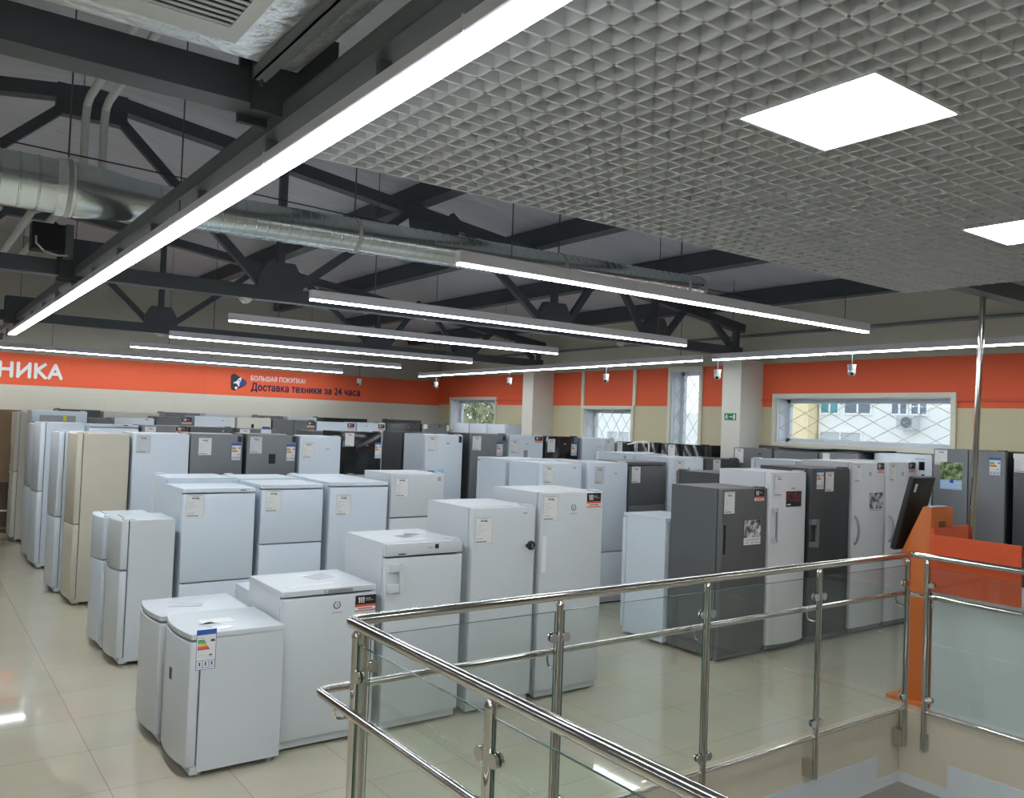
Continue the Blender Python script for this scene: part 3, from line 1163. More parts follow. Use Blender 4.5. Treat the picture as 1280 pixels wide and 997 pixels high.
def decal_mesh(kind, w, h):
    key = (kind, round(w, 3), round(h, 3))
    if key in DEC:
        return DEC[key]
    mb = MB()
    e = .0012

    def q(x0, x1, z0, z1, m, lv=1):
        mb.box(x0 * w - w / 2, x1 * w - w / 2, -e - .0005 * lv, -e * .2, z0 * h - h / 2, z1 * h - h / 2, m)
    if kind in ('price', 'price_film'):
        q(0, 1, 0, 1, 'film' if kind == 'price_film' else 'paper')
        q(.08, .92, .93, .955, 'soft_ink', 2)
        q(.3, .7, .885, .905, 'soft_ink', 2)
        q(.30, .44, .80, .845, 'ink', 2)
        q(.47, .70, .80, .845, 'ink', 2)
        q(.60, .80, .755, .77, 'soft_ink', 2)
        for k, (a, b) in enumerate(((.08, .5), (.08, .34), (.08, .6), (.08, .42), (.08, .3))):
            q(a, b, .66 - .085 * k, .672 - .085 * k, 'soft_ink', 2)
        q(.08, .48, .20, .215, 'soft_ink', 2)
        q(.08, .42, .155, .17, 'soft_ink', 2)
        for k in range(7):
            q(.06 + k * .09, .06 + k * .09 + .07, .055, .095, 'ink', 2)
        for a in ((0, .012, 0, 1), (.988, 1, 0, 1), (0, 1, 0, .008), (0, 1, .992, 1)):
            q(*a, 'soft_ink', 2)
    elif kind == 'energy':
        q(0, 1, 0, 1, 'paper')
        q(0, 1, .87, 1, 'blue_sticker', 2)
        for k, m in enumerate(('green_a', 'green_a', 'green_b', 'yellow_c', 'orange_d', 'red_e', 'red_e')):
            z = .72 - k * .037
            q(.07, .40 + .045 * k, z, z + .03, m, 2)
        q(.72, .93, .69, .745, 'ink', 2)
        q(.08, .4, .79, .80, 'soft_ink', 2)
        q(.08, .5, .36, .365, 'soft_ink', 2)
        q(.55, .92, .30, .305, 'blue_sticker', 2)
        q(.66, .82, .34, .375, 'ink', 2)
        for k in range(3):
            for a in ((.06 + .31 * k, .34 + .31 * k, .05, .06), (.06 + .31 * k, .34 + .31 * k, .225, .235), (.06 + .31 * k, .075 + .31 * k, .05, .235), (.325 + .31 * k, .34 + .31 * k, .05, .235)):
                q(*a, 'blue_sticker', 2)
            q(.16 + .31 * k, .23 + .31 * k, .10, .19, 'ink', 2)
        for a in ((0, .025, 0, 1), (.975, 1, 0, 1), (0, 1, 0, .012)):
            q(*a, 'blue_sticker', 2)
    elif kind == 'ten':
        q(0, 1, .42, 1, 'black_plastic')
        q(0, 1, .27, .42, 'red_sticker')
        q(0, 1, .07, .27, 'paper')
        q(0, 1, 0, .07, 'red_sticker')
        # the numeral
        q(.17, .24, .52, .88, 'sign_white', 2)
        q(.13, .19, .80, .86, 'sign_white', 2)
        for a in ((.28, .34, .52, .88), (.38, .44, .52, .88), (.28, .44, .83, .88), (.28, .44, .52, .57)):
            q(*a, 'sign_white', 2)
        q(.50, .62, .76, .80, 'sign_white', 2)
        q(.64, .74, .76, .80, 'sign_white', 2)
        q(.50, .90, .65, .69, 'soft_ink', 2)
        for k in range(8):
            q(.14 + k * .09, .21 + k * .09, .13, .20, 'ink', 2)
    elif kind == 'photo':
        q(0, 1, 0, 1, 'paper')
        q(.0, 1, .30, 1, 'photo_mono', 2)
        q(.08, .9, .19, .215, 'soft_ink', 2)
        q(.08, .3, .07, .10, 'soft_ink', 2)
        q(.4, .6, .07, .10, 'soft_ink', 2)
        q(.7, .92, .07, .10, 'soft_ink', 2)
    elif kind == 'photo_plain':
        q(0, 1, .12, 1, 'photo_mono')
        q(.06, .9, .02, .06, 'soft_ink', 2)
    elif kind == 'poster':
        q(0, 1, 0, 1, 'icon_dark')
        q(0, 1, .33, 1, 'photo_crowd', 2)
        q(.06, .3, .10, .18, 'sign_white', 2)
    elif kind == 'leaves':
        q(0, 1, 0, 1, 'pale_blue_sticker')
        q(0, 1, .35, 1, 'photo_leaves', 2)
        for k in range(4):
            q(.05, .95, .26 - .06 * k, .275 - .06 * k, 'paper', 2)
        q(.45, .62, .24, .36, 'blue_sticker', 3)
    elif kind == 'ring':
        n = 14
        for k in range(n):
            if k in (3,):
                continue
            a = 2 * pi * (k + .5) / n
            c = (cos(a) * w * .40, sin(a) * w * .40 + h * .16)
            mb.prism([(c[0] + .09 * w * cos(b * pi / 3), c[1] + .09 * w * sin(b * pi / 3)) for b in range(6)], -e - .0005, -.0002, 'y', 'gasket_grey')
        mb.box(-.05 * w, .05 * w, -e - .0005, -.0002, h * .06, h * .22, 'gasket_grey')
        mb.box(-.05 * w, .05 * w, -e - .0005, -.0002, h * .26, h * .32, 'gasket_grey')
    else:
        q(0, 1, 0, 1, kind)
    me = mb.mesh('decal_' + kind, False)
    DEC[key] = me
    return me


DNAME = {'price': 'price_tag', 'price_film': 'price_tag', 'energy': 'energy_label', 'ten': 'warranty_sticker', 'photo': 'picture_card', 'photo_plain': 'picture_card', 'poster': 'picture_sticker',
         'leaves': 'picture_card', 'ring': 'emblem', 'blue_sticker': 'blue_sticker', 'icon_dark': 'black_sticker', 'black_plastic': 'display', 'handle_grey': 'display', 'ink': 'brand_mark', 'soft_ink': 'brand_mark',
         'yellow_sticker': 'yellow_sticker', 'film': 'plastic_leaflet', 'paper': 'paper_leaflet', 'black_glass': 'display', 'gasket_grey': 'brand_mark'}
DCOPY = {}


def decal(parent, kind, w, h, loc, rz=0.0, rx=0.0):
    o = link(DNAME.get(kind, 'sticker'), decal_mesh(kind, w, h), parent)
    o.location = loc
    o.rotation_euler = (rx, 0, rz)
    return o


TEXTS = {}


def brand(parent, word, w, h, loc):
    if (word, w) not in TEXTS:
        TEXTS[(word, w)] = text_mesh('brand_name', word, w, h, 'gasket_grey', .0015, .0)
    o = link('brand_name', TEXTS[(word, w)], parent)
    o.location = loc
    return o


# ------------------------------------------------------------------ refrigerators
LAST = {}
BODY = {'white': 'white_enamel', 'warm': 'warm_white', 'bright': 'bright_white', 'cream': 'cream_enamel', 'pale': 'pale_cream', 'grey': 'grey_enamel', 'steel': 'steel_door', 'dark': 'dark_steel', 'black': 'black_glass'}


def fridge(x0, y0, w, d, h, face, col, label, split=(), bulge=0.0, top=False, handle=None, decals=(), name='refrigerator', cat='refrigerator',
           group=None, grip=True, body=None, feet=True, vsplit=False, plinth=None, tops=(), sides=(), extra=None, marks=(), topcol=None, gloss=None):
    """x0, y0: world corner of the footprint; w along the front, d front to back; face: which way the front looks (S, W, N)"""
    if face == 'S':
        cx, cy, rz = x0 + w / 2, y0 + d / 2, 0.0
    elif face == 'W':
        cx, cy, rz = x0 + d / 2, y0 + w / 2, -pi / 2
    else:
        cx, cy, rz = x0 + w / 2, y0 + d / 2, pi
    t = thing(name, label, cat, (cx, cy, 0), rz, group)
    dm = BODY[col]
    bmn = BODY[body or col]
    hw, hd = w / 2, d / 2
    dt = .055
    ht = h - (.035 if top else 0)
    yf = -hd + bulge            # front plane at the door edges
    mb = MB()
    mb.box(-hw + .002, hw - .002, yf + dt + .010, hd, .035, ht, bmn, .006)
    mb.box(-hw + .02, hw - .02, yf + dt - .004, yf + dt + .014, .07, ht - .012, 'gasket_grey')
    bd = mb.build('body', t)
    if top:
        mb = MB()
        if bulge:
            pts = [(-hw, hd), (-hw, yf + .006)] + [(-hw + .004 + (w - .008) * i / 12, yf + .004 - bulge * (1 - (-1 + i / 6) ** 2)) for i in range(13)] + [(hw, yf + .006), (hw, hd)]
            mb.prism(pts[::-1], ht + .002, h, 'z', topcol or bmn, .009, 3, .8)
        else:
            mb.box(-hw, hw, yf + .012, hd, ht + .002, h, topcol or bmn, .009, 3)
        mb.build('worktop', t)
    cuts = [.075] + sorted(split) + [ht - (.012 if top else .002)]
    doors = []
    n = len(cuts) - 1
    for k in range(n):
        a = cuts[k] + (.007 if k else 0)
        b = cuts[k + 1] - (.007 if k < n - 1 else 0)
        spans = [(-hw, hw)] if not vsplit else [(-hw, -.004 - .0), (.004, hw)]
        for (xa, xb) in spans:
            mb = MB()
            pts = [(xa, yf + dt), (xa, yf + .008)]
            if bulge:
                for i in range(13):
                    u = -1 + 2 * i / 12
                    pts.append((xa + .004 + (xb - xa - .008) * i / 12, yf - bulge * (1 - u * u)))
            else:
                pts += [(xa + .003, yf + .003), (xa + .009, yf), (xb - .009, yf), (xb - .003, yf + .003)]
            pts += [(xb, yf + .008), (xb, yf + dt)]
            mb.prism(pts[::-1], a, b, 'z', dm, .004, 2, .8)
            doors.append((mb.build('door', t), a, b, xa, xb))
        if k and grip:
            mb = MB()
            mb.box(-hw + .03, hw - .03, yf + .012, yf + dt, cuts[k] - .006, cuts[k] + .006, 'gasket_grey')
            mb.build('grip_strip', t, False)
    mb = MB()
    mb.box(-hw + .012, hw - .012, yf + .03, yf + dt + .02, .02, .068, plinth or ('gasket_grey' if col not in ('white', 'cream', 'warm') else bmn), .004)
    mb.build('plinth', t)
    if feet:
        for sx in (-1, 1):
            for yy in (yf + dt + .03, hd - .05):
                mb = MB()
                mb.tube([(sx * (hw - .05), yy, 0), (sx * (hw - .05), yy, .012), (sx * (hw - .05), yy, .04)], [.022, .022, .014], 'handle_grey', 10)
                mb.build('foot', t)

    def door_at(x, z):
        for o, a, b, xa, xb in doors:
            if a - .02 <= z <= b + .02 and xa - .01 <= x <= xb + .01:
                return o
        return doors[-1][0]

    def yat(x):
        u = x / hw
        return yf - bulge * (1 - u * u)
    for hd_ in (handle if isinstance(handle, list) else ([handle] if handle else [])):
        k, u, za, zb = hd_
        xx = -hw + u
        dr = door_at(xx, (za + zb) / 2)
        yy = yat(xx)
        mb = MB()
        if k == 'bar':
            mb.tube([(xx, yy - .04, za), (xx, yy - .04, zb)], .010, 'handle_grey', 10)
            for z in (za + .02, zb - .02):
                mb.box(xx - .03, xx + .012, yy - .045, yy, z - .022, z + .022, 'handle_white', .004)
        elif k == 'block':
            for z in (za, zb):
                mb.box(xx - .045, xx + .06, yy - .03, yy + .002, z - .026, z + .026, 'handle_white' if col in ('white', 'warm', 'bright') else 'gasket_grey', .004)
            mb.box(xx + .035, xx + .064, yy - .042, yy - .018, za - .03, zb + .03, 'handle_white' if col in ('white', 'warm', 'bright') else 'gasket_grey', .004)
        elif k == 'pocket':
            mb.box(xx, xx + .052, yy - .004, yy + .002, za, zb, 'handle_white' if col in ('white', 'warm', 'bright') else 'gasket_grey', .002)
            mb.box(xx + .006, xx + .044, yy - .0052, yy, za + .012, zb - .012, 'lamp_housing' if col in ('white', 'warm', 'bright') else 'black_plastic')
        elif k == 'bow':
            pth = []
            for i in range(13):
                s = i / 12
                pth.append((xx, yy - .006 - .05 * sin(pi * s) ** .6, za + (zb - za) * s))
            mb.tube(pth, .014, 'handle_grey', 10)
        mb.build('handle', dr)
    for nd, dc in enumerate(decals):
        kind, u, z, dw, dh = dc[:5]
        xx = -hw + u
        decal(door_at(xx, z), kind, dw, dh, (xx, yat(xx) - .0004 - .0009 * nd, z))
    for (word, u, z, tw, th_) in marks:
        xx = -hw + u
        brand(door_at(xx, z), word, tw, th_, (xx - tw / 2, yat(xx) - .0005, z - th_ / 2))
    LAST['doors'] = doors
    LAST['top'] = t
    for (kind, u, v, dw, dh, ang) in tops:
        decal(bd if not top else [c for c in t.children if c.name.startswith('worktop')][0], kind, dw, dh, (-hw + u, -hd + v, h + .0005), ang, -pi / 2)
    for (side, kind, v, z, dw, dh) in sides:      # v: from the front
        if side == 'R':
            decal(bd, kind, dw, dh, (hw - .0016, -hd + v, z), pi / 2)
        else:
            decal(bd, kind, dw, dh, (-hw + .0016, -hd + v, z), -pi / 2)
    # hinge cover at the top corner
    mb = MB()
    if not top:
        mb.box(hw - .09, hw - .02, yf + .015, yf + dt + .05, h - .003, h + .012, bmn if col != 'white' else 'handle_white', .004)
        mb.build('hinge_cover', t)
    return t


PW, PH = .15, .205     # price tag
R1, R2, R3, R4, R5 = 5.15, 7.55, 10.08, 12.55, 15.0


def T(x0, xa, z, kind='price', w=PW, h=PH):
    """decal given by the world x of its left edge and z of its top edge"""
    return (kind, xa - x0 + w / 2, z - h / 2, w, h)


# --- first double row, behind the glass railing
fridge(1.38, 5.06, .57, .60, .845, 'W', 'warm', 'small white undercounter fridge with a colour energy label on its side', bulge=.035, top=True,
       sides=(('R', 'energy', .125, .75, .115, .235),), decals=(('icon_dark', .30, .56, .05, .07),),
       tops=(('paper', .30, .26, .12, .20, 0.0), ('film', .42, .22, .20, .10, .5)))
o = fridge(1.36, 5.68, .55, .62, .825, 'W', 'warm', 'small white undercounter fridge right behind the one with the energy label', bulge=.03, top=True,
           tops=(('film', .27, .26, .22, .12, 1.2),))
fridge(2.0, R1, .655, .65, 1.02, 'S', 'warm', 'waist-high white freezer with a grey control strip and warranty sticker in the front row', top=True, name='freezer', cat='freezer',
       decals=(('ten', .575, .905, .15, .105), ('ring', .37, .90, .055, .06)), marks=(('indesit', .37, .862, .075, .013),),
       tops=(('film', .42, .42, .17, .15, .3), ('paper', .25, .16, .34, .07, .15)), plinth='warm_white')
t = [c for c in LAST['top'].children if c.name.startswith('worktop')][0]
mb = MB()
mb.box(-.045, .155, -.3165, -.310, .992, 1.012, 'handle_grey')
cp = mb.build('control_strip', t, False)
mb = MB()
mb.tube([(-.030, -.316, 1.002), (-.030, -.323, 1.002)], [.009, .008], 'handle_white', 12)
mb.build('knob', cp)
fridge(2.72, R1, .62, .66, 1.29, 'S', 'warm', 'chest-high white freezer with a protruding handle and a dark seam under its top panel', split=(1.195,), grip=False, name='freezer', cat='freezer',
       handle=('block', .055, .985, 1.125), decals=(('black_plastic', .40, 1.255, .03, .032), ('ink', .12, 1.215, .055, .009), ('soft_ink', .335, 1.25, .012, .012), ('soft_ink', .355, 1.247, .012, .012)),
       tops=(('film', .34, .30, .20, .13, .2), ('film', .42, .36, .16, .10, -.4)))
fridge(3.42, R1, .585, .66, 1.515, 'S', 'warm', 'plain white single-door fridge with a black round lock on its edge', decals=(T(3.42, 3.445, 1.455), ('soft_ink', .48, 1.465, .04, .012)))
dr = LAST['doors'][0][0]
mb = MB()
mb.tube([(.25, -.33, 1.215), (.25, -.345, 1.215), (.25, -.352, 1.215)], [.035, .035, .026], 'black_plastic', 20)
mb.box(.205, .295, -.338, -.330, 1.205, 1.225, 'black_plastic', .003)
mb.box(.243, .257, -.355, -.350, 1.198, 1.232, 'handle_grey')
mb.build('lock', dr)
fridge(4.06, R1, .645, .66, 1.615, 'S', 'warm', 'tall white single-door freezer with a warranty sticker, beside the fridge with the black lock', handle=('pocket', .012, .985, 1.29), name='freezer', cat='freezer',
       decals=(T(4.06, 4.075, 1.60), T(4.06, 4.525, 1.605, 'ten', .15, .115), ('ring', .325, 1.485, .055, .06)), marks=(('indesit', .325, 1.447, .075, .013),))
fridge(2.12, 5.87, .56, .60, .845, 'N', 'white', 'small white fridge hidden behind the waist-high freezer with its back turned', top=True, sides=())

# --- first row, second block
fridge(6.17, 5.83, .56, .61, 1.26, 'N', 'white', 'shoulder-high white fridge seen from its plain side, behind the grey one', top=True)
fridge(6.20, R1, .665, .64, 1.61, 'S', 'grey', 'grey single-door fridge with a picture card and price tag, beside the white curved one', handle=('pocket', .012, .99, 1.29), body='grey',
       decals=(T(6.2, 6.225, 1.585), T(6.2, 6.665, 1.60, 'ten', .145, .115), ('photo', .445, 1.19, .25, .235)))
fridge(6.90, R1 - .03, .59, .66, 1.765, 'S', 'bright', 'tall white curved-door fridge with a bar handle and a dark picture sticker', bulge=.03, handle=('bar', .055, 1.08, 1.42),
       decals=(T(6.9, 6.945, 1.735), ('poster', .345, 1.50, .25, .155), ('soft_ink', .33, 1.605, .05, .014)))
fridge(7.58, R1, .69, .64, 1.80, 'S', 'dark', 'tall dark steel fridge with two paper tags side by side, in the front row', handle=('block', .03, 1.02, 1.25),
       decals=(T(7.58, 7.665, 1.785, 'energy', .13, .20), T(7.58, 7.82, 1.765)))
fridge(8.33, R1, .63, .64, 1.865, 'S', 'bright', 'tall white fridge with a bow handle and a black-and-white picture card', handle=('bow', .045, .98, 1.28),
       decals=(T(8.33, 8.355, 1.855), T(8.33, 8.80, 1.86, 'ten', .14, .11), ('photo_plain', .46, 1.43, .26, .20), ('ring', .33, 1.73, .05, .055)))
fridge(9.01, R1, .62, .64, 1.87, 'S', 'bright', 'tall white fridge with a bow handle, last of the row beside the orange kiosk', handle=('bow', .06, .97, 1.27),
       decals=(T(9.01, 9.05, 1.86), T(9.01, 9.46, 1.865, 'ten', .14, .11), ('ring', .32, 1.73, .05, .055)))
# back-to-back partners of that block
fridge(7.0, 5.86, .60, .62, 1.70, 'N', 'dark', 'dark fridge with its back to the white curved-door one', top=False)
fridge(8.30, 5.86, .62, .62, 1.84, 'N', 'white', 'white fridge with its back to the bow-handled pair, pale top showing')

# --- second double row
fridge(1.47, 7.57, .53, .47, 1.215, 'W', 'warm', 'nearer of two small white two-door fridges facing the side aisle', bulge=.04, split=(.80,))
fridge(1.44, 8.16, .53, .47, 1.18, 'W', 'white', 'farther of two small white two-door fridges facing the side aisle', bulge=.04, split=(.80,))
fridge(1.99, R2, .635, .62, 1.475, 'S', 'white', 'white two-door fridge with a ribbed lid, right beside the pair facing the side aisle', top=True, split=(.655,), decals=(T(1.99, 2.02, 1.43), ('ink', .52, 1.46, .05, .008)))
fridge(2.68, R2, .605, .62, 1.50, 'S', 'white', 'white two-door fridge with its seam at mid height, second in its row', top=True, split=(.955,), decals=(T(2.68, 2.72, 1.455),))
fridge(3.35, R2, .625, .62, 1.515, 'S', 'white', 'white fridge whose price sheet hangs lower, between two white two-door ones', top=True, split=(.60,), decals=(T(3.35, 3.42, 1.40),))
fridge(4.01, R2, .62, .62, 1.595, 'S', 'warm', 'white two-door fridge with a high seam, behind the chest-high freezer with the handle', split=(1.15,), decals=(T(4.01, 4.055, 1.565), ('soft_ink', .56, 1.54, .04, .045)))
fridge(2.02, 8.22, .60, .61, 1.52, 'N', 'white', 'white fridge turned away with a small blue sticker on its side', sides=(('R', 'pale_blue_sticker', .56, 1.49, .07, .035),))
fridge(2.70, 8.22, .60, .61, 1.51, 'N', 'white', 'white fridge turned away behind the one with the seam at mid height', sides=(('R', 'pale_blue_sticker', .56, 1.48, .07, .035),))
fridge(3.40, 8.22, .62, .61, 1.51, 'N', 'white', 'white fridge turned away behind the one with the lower price sheet')
fridge(4.08, 8.22, .60, .61, 1.50, 'N', 'steel', 'grey-topped fridge turned away behind the white one with the high seam')

# --- second row, second block
fridge(5.90, 8.22, .60, .62, 1.715, 'N', 'white', 'white fridge turned away, its side standing free at the block corner', top=True)
fridge(5.92, R2, .62, .62, 1.705, 'S', 'white', 'white fridge directly behind the tall white freezer with the warranty sticker', split=(.70,), decals=(T(5.92, 5.965, 1.68), ('soft_ink', .50, 1.655, .05, .014)))
fridge(6.65, R2, .64, .62, 1.715, 'S', 'white', 'white two-door fridge with a curling price tag, next to the grey flat one', split=(.63,), decals=(T(6.65, 6.745, 1.665, 'price_film'), ('soft_ink', .44, 1.585, .05, .012)))
fridge(7.33, R2, .65, .62, 1.725, 'S', 'grey', 'grey two-door fridge with a steel rimmed top and a low dark grip seam', split=(1.19,), top=True, topcol='steel_door', decals=(T(7.33, 7.36, 1.67),))
fridge(8.02, R2, .66, .62, 1.785, 'S', 'white', 'white fridge with a faint triangular mark, between the grey and the dark one', decals=(T(8.02, 8.14, 1.75), ('soft_ink', .38, 1.64, .035, .035)))
fridge(8.74, R2, .68, .62, 1.775, 'S', 'dark', 'dark grey fridge with a hanging price tag in front of the near column', decals=(T(8.74, 8.875, 1.765),))
fridge(6.62, 8.22, .64, .62, 1.70, 'N', 'white', 'white fridge turned away behind the one with the curling price tag')
fridge(8.02, 8.22, .66, .75, 1.80, 'N', 'white', 'white fridge turned away, its long pale side rising over the grey one', sides=(('R', 'handle_grey', .60, 1.745, .05, .045),))

# --- third double row
fridge(1.50, 10.13, .62, .56, 1.865, 'W', 'cream', 'tall cream two-door fridge facing the side aisle, nearest of the tall ones', split=(.88,), bulge=.03)
fridge(1.42, 10.88, .62, .58, 1.86, 'W', 'white', 'tall white two-door fridge standing next beyond the nearest cream one', split=(.88,), bulge=.035)
fridge(2.09, R3, .605, .63, 1.885, 'S', 'white', 'white fridge with a film-wrapped price tag beside the tall cream one', decals=(T(2.09, 2.12, 1.865, 'price_film'),), split=(.7,))
fridge(2.71, R3, .61, .63, 1.895, 'S', 'steel', 'grey steel fridge with a black corner sticker, next to the white film-tagged one', split=(.75,), decals=(T(2.71, 2.80, 1.85), T(2.71, 3.185, 1.79, 'energy', .115, .205), T(2.71, 3.255, 1.875, 'icon_dark', .05, .07)))
fridge(3.37, R3, .62, .63, 1.905, 'S', 'steel', 'grey steel fridge with a dark water dispenser, next to the white fridge without sticker', split=(.75,), body='dark', decals=(T(3.37, 3.405, 1.875, 'price_film'), T(3.37, 3.865, 1.785, 'energy', .115, .205), T(3.37, 3.645, 1.665, 'black_plastic', .085, .12), T(3.37, 3.935, 1.885, 'icon_dark', .05, .07)))
fridge(4.04, R3, .555, .63, 1.895, 'S', 'white', 'white fridge standing between the dispenser fridge and the black one', split=(.7,), decals=(T(4.04, 4.08, 1.82), ('soft_ink', .37, 1.735, .06, .01)))
fridge(4.61, R3, .57, .63, 1.965, 'S', 'black', 'black glossy fridge with a white price tag and slim energy label', split=(1.3,), decals=(T(4.61, 4.65, 1.95, 'price', .13, .175), T(4.61, 5.085, 1.83, 'energy', .09, .21), ('soft_ink', .36, 1.79, .03, .008)))
fridge(5.86, 10.78, .60, .62, 1.965, 'N', 'dark', 'dark fridge turned away, its flat side showing beside the black glossy one', body='dark')
fridge(5.86, R3, .61, .62, 1.955, 'S', 'white', 'white fridge with a blue and white sticker band below its price tag', split=(.7,), decals=(T(5.86, 5.885, 1.93), ('blue_sticker', .10, 1.425, .12, .055), ('pale_blue_sticker', .25, 1.435, .11, .07), ('icon_dark', .565, 1.895, .05, .09), ('soft_ink', .36, 1.835, .05, .02)))
fridge(6.61, R3, .63, .64, 1.985, 'S', 'steel', 'grey steel fridge with a slim dispenser, dark side beside the blue-banded white one', split=(.8,), body='dark', decals=(T(6.61, 6.635, 1.95), T(6.61, 7.06, 1.865, 'energy', .115, .20), T(6.61, 6.865, 1.78, 'gasket_grey', .075, .14), T(6.61, 7.165, 1.96, 'icon_dark', .05, .07)))
fridge(7.29, R3, .64, .63, 1.975, 'S', 'white', 'white fridge with a warranty sticker and small grey dispenser, below the far column', split=(.8,), decals=(T(7.29, 7.315, 1.91), T(7.29, 7.765, 1.965, 'ten', .15, .095), T(7.29, 7.56, 1.755, 'handle_grey', .075, .17), ('soft_ink', .33, 1.85, .04, .012)))
fridge(7.98, R3, .66, .63, 1.975, 'S', 'black', 'black fridge with white tags below the square-latticed window', split=(.8,), decals=(T(7.98, 8.015, 1.935), T(7.98, 8.49, 1.885, 'energy', .12, .205), ('soft_ink', .38, 1.86, .05, .012)))
fridge(8.72, R3, .70, .63, 1.965, 'S', 'white', 'white fridge with a square blue sticker under the square-latticed window', split=(.8,), decals=(T(8.72, 9.20, 1.94), T(8.72, 9.02, 1.77, 'blue_sticker', .14, .17), ('soft_ink', .36, 1.83, .06, .012)))

# --- fourth row
fridge(1.43, 12.62, .66, .56, 1.935, 'W', 'white', 'tall white two-door fridge facing the side aisle, third along the aisle', split=(1.02,), bulge=.035)
fridge(1.43, 13.36, .66, .56, 1.90, 'W', 'white', 'tall white two-door fridge facing the side aisle, fourth along the aisle', split=(1.02,), bulge=.035)
fridge(2.04, R4, .62, .62, 1.93, 'S', 'white', 'white fridge with a black brand strip behind the white film-tagged one', top=True, decals=(('ink', .45, 1.925, .06, .012),))
fridge(2.70, R4, .63, .62, 1.935, 'S', 'steel', 'grey fridge with a red-and-black corner sticker, fourth row', decals=(T(2.70, 2.74, 1.92), T(2.70, 3.16, 1.925, 'ten', .16, .10)))
fridge(3.36, R4, .61, .62, 1.935, 'S', 'dark', 'dark grey fridge with a tiny emblem, fourth row', decals=(('handle_grey', .47, 1.88, .03, .03),))
fridge(4.06, R4, .60, .62, 1.925, 'S', 'grey', 'mid grey fridge with white strips on it, fourth row, behind the dispenser fridge', decals=(T(4.06, 4.40, 1.92, 'paper', .16, .06), T(4.06, 4.08, 1.92)))
fridge(5.21, R4, .60, .62, 1.915, 'S', 'dark', 'dark fridge peeking over the white one between dispenser and black fridges', decals=(('soft_ink', .3, 1.9, .1, .02),))
mb = MB()
mb.box(-.045, .045, -.045, .045, 0, .035, 'blue_sticker', .006)
o = mb.build('blue_box', label='tiny blue box lying on top of the mid grey fridge', category='box')
o.location = (4.52, R4 + .12, 1.925 + .001)

# --- fifth row and its back-to-back partners before the far wall
F5 = [(2.40, .37, 1.99, 'grey', (), 'narrow grey fridge in the farthest row, beside the white header cooler'),
      (2.80, .62, 2.005, 'white', (('ink', .5, 1.985, .05, .01),), 'white fridge with a dark top line in the farthest row'),
      (3.45, .60, 2.045, 'grey', (('ten', .50, 1.985, .16, .11),), 'grey fridge with a red corner sticker in the farthest row'),
      (4.08, .70, 2.075, 'white', (('paper', .62, 2.0, .12, .14), ('soft_ink', .48, 2.01, .05, .012)), 'white fridge with a pale side strip and small plate in the farthest row'),
      (4.82, .62, 2.08, 'pale', (('black_plastic', .28, 1.93, .05, .07),), 'ivory fridge with a small black square in the farthest row'),
      (5.47, .82, 2.065, 'grey', (('ten', .74, 1.99, .15, .11),), 'wide grey double-door fridge with a corner sticker in the farthest row'),
      (6.33, .80, 2.05, 'white', (('ten', .70, 1.98, .15, .11),), 'wide white fridge with a corner sticker in the farthest row'),
      (7.16, .62, 2.06, 'white', (('ten', .53, 1.98, .14, .11), ('soft_ink', .2, 1.99, .05, .012)), 'white fridge with a small mark and corner sticker in the farthest row'),
      (7.81, .76, 2.07, 'dark', (('handle_grey', .5, 2.0, .03, .02),), 'dark grey fridge in the farthest row near the corner'),
      (8.62, .68, 2.085, 'steel', (('paper', .08, 2.02, .09, .09), ('paper', .62, 2.0, .06, .12), ('black_plastic', .42, 2.04, .03, .04)), 'steel fridge with paper tags at both edges, last in the farthest row')]
for (x, w, h, c, dc, lb) in F5:
    fridge(x, R5, w, .62, h, 'S', c, lb, decals=dc, vsplit=(w > .81), feet=False)
F6 = [(2.06, .64, 2.115, 'dark', 'dark-topped fridge by the back wall behind the header cooler'),
      (2.75, .90, 2.10, 'pale', 'ivory fridge by the back wall, pale top just showing'),
      (3.75, .60, 2.125, 'steel', 'steel-topped fridge by the back wall below the rocket badge'),
      (4.45, .80, 2.13, 'warm', 'white-topped fridge by the back wall below the delivery notice'),
      (5.50, .42, 2.125, 'steel', 'narrow steel-topped fridge by the back wall'),
      (6.0, .60, 2.125, 'white', 'white-topped fridge by the back wall next to the narrow one'),
      (6.75, .95, 2.13, 'black', 'wide black-topped fridge by the back wall'),
      (8.35, .62, 2.14, 'dark', 'black-topped fridge by the back wall nearest the corner')]
for (x, w, h, c, lb) in F6:
    fridge(x, 15.66, w, .62, h, 'N', c, lb, feet=False)

# header cooler, cream fridge and brown cupboard at the far side aisle
t = fridge(1.56, 14.62, .77, .55, 2.085, 'S', 'white', 'white display cooler with a recessed grey header and a yellow sticker, far side aisle', split=(1.9,), grip=False,
           decals=(('handle_grey', .36, 1.965, .50, .10), ('yellow_sticker', .46, 1.975, .045, .09)), name='display_cooler', cat='cooler')
fridge(1.42, 15.26, .62, .56, 2.04, 'W', 'pale', 'tall ivory two-door fridge at the far end of the side aisle', split=(1.1,), handle=[('pocket', .04, .78, 1.05), ('pocket', .04, 1.2, 1.5)])
t = thing('cupboard', 'brown wooden cupboard against the back wall at the far end of the side aisle', 'cupboard', (.75, 16.68, 0))
mb = MB()
mb.box(-.85, .85, -.30, .31, .06, 2.07, 'brown_wood', .006)
mb.build('carcass', t)
for k in range(2):
    mb = MB()
    mb.box(-.84 + .842 * k, -.004 + .842 * k, -.322, -.302, 1.07, 2.05, 'brown_wood', .004)
    d = mb.build('door', t)
    mb = MB()
    mb.tube([(-.06 + .12 * k, -.335, 1.45), (-.06 + .12 * k, -.335, 1.60)], .008, 'black_plastic', 8)
    for z in (1.46, 1.59):
        mb.tube([(-.06 + .12 * k, -.322, z), (-.06 + .12 * k, -.335, z)], .006, 'black_plastic', 8)
    mb.build('handle', d)
mb = MB()
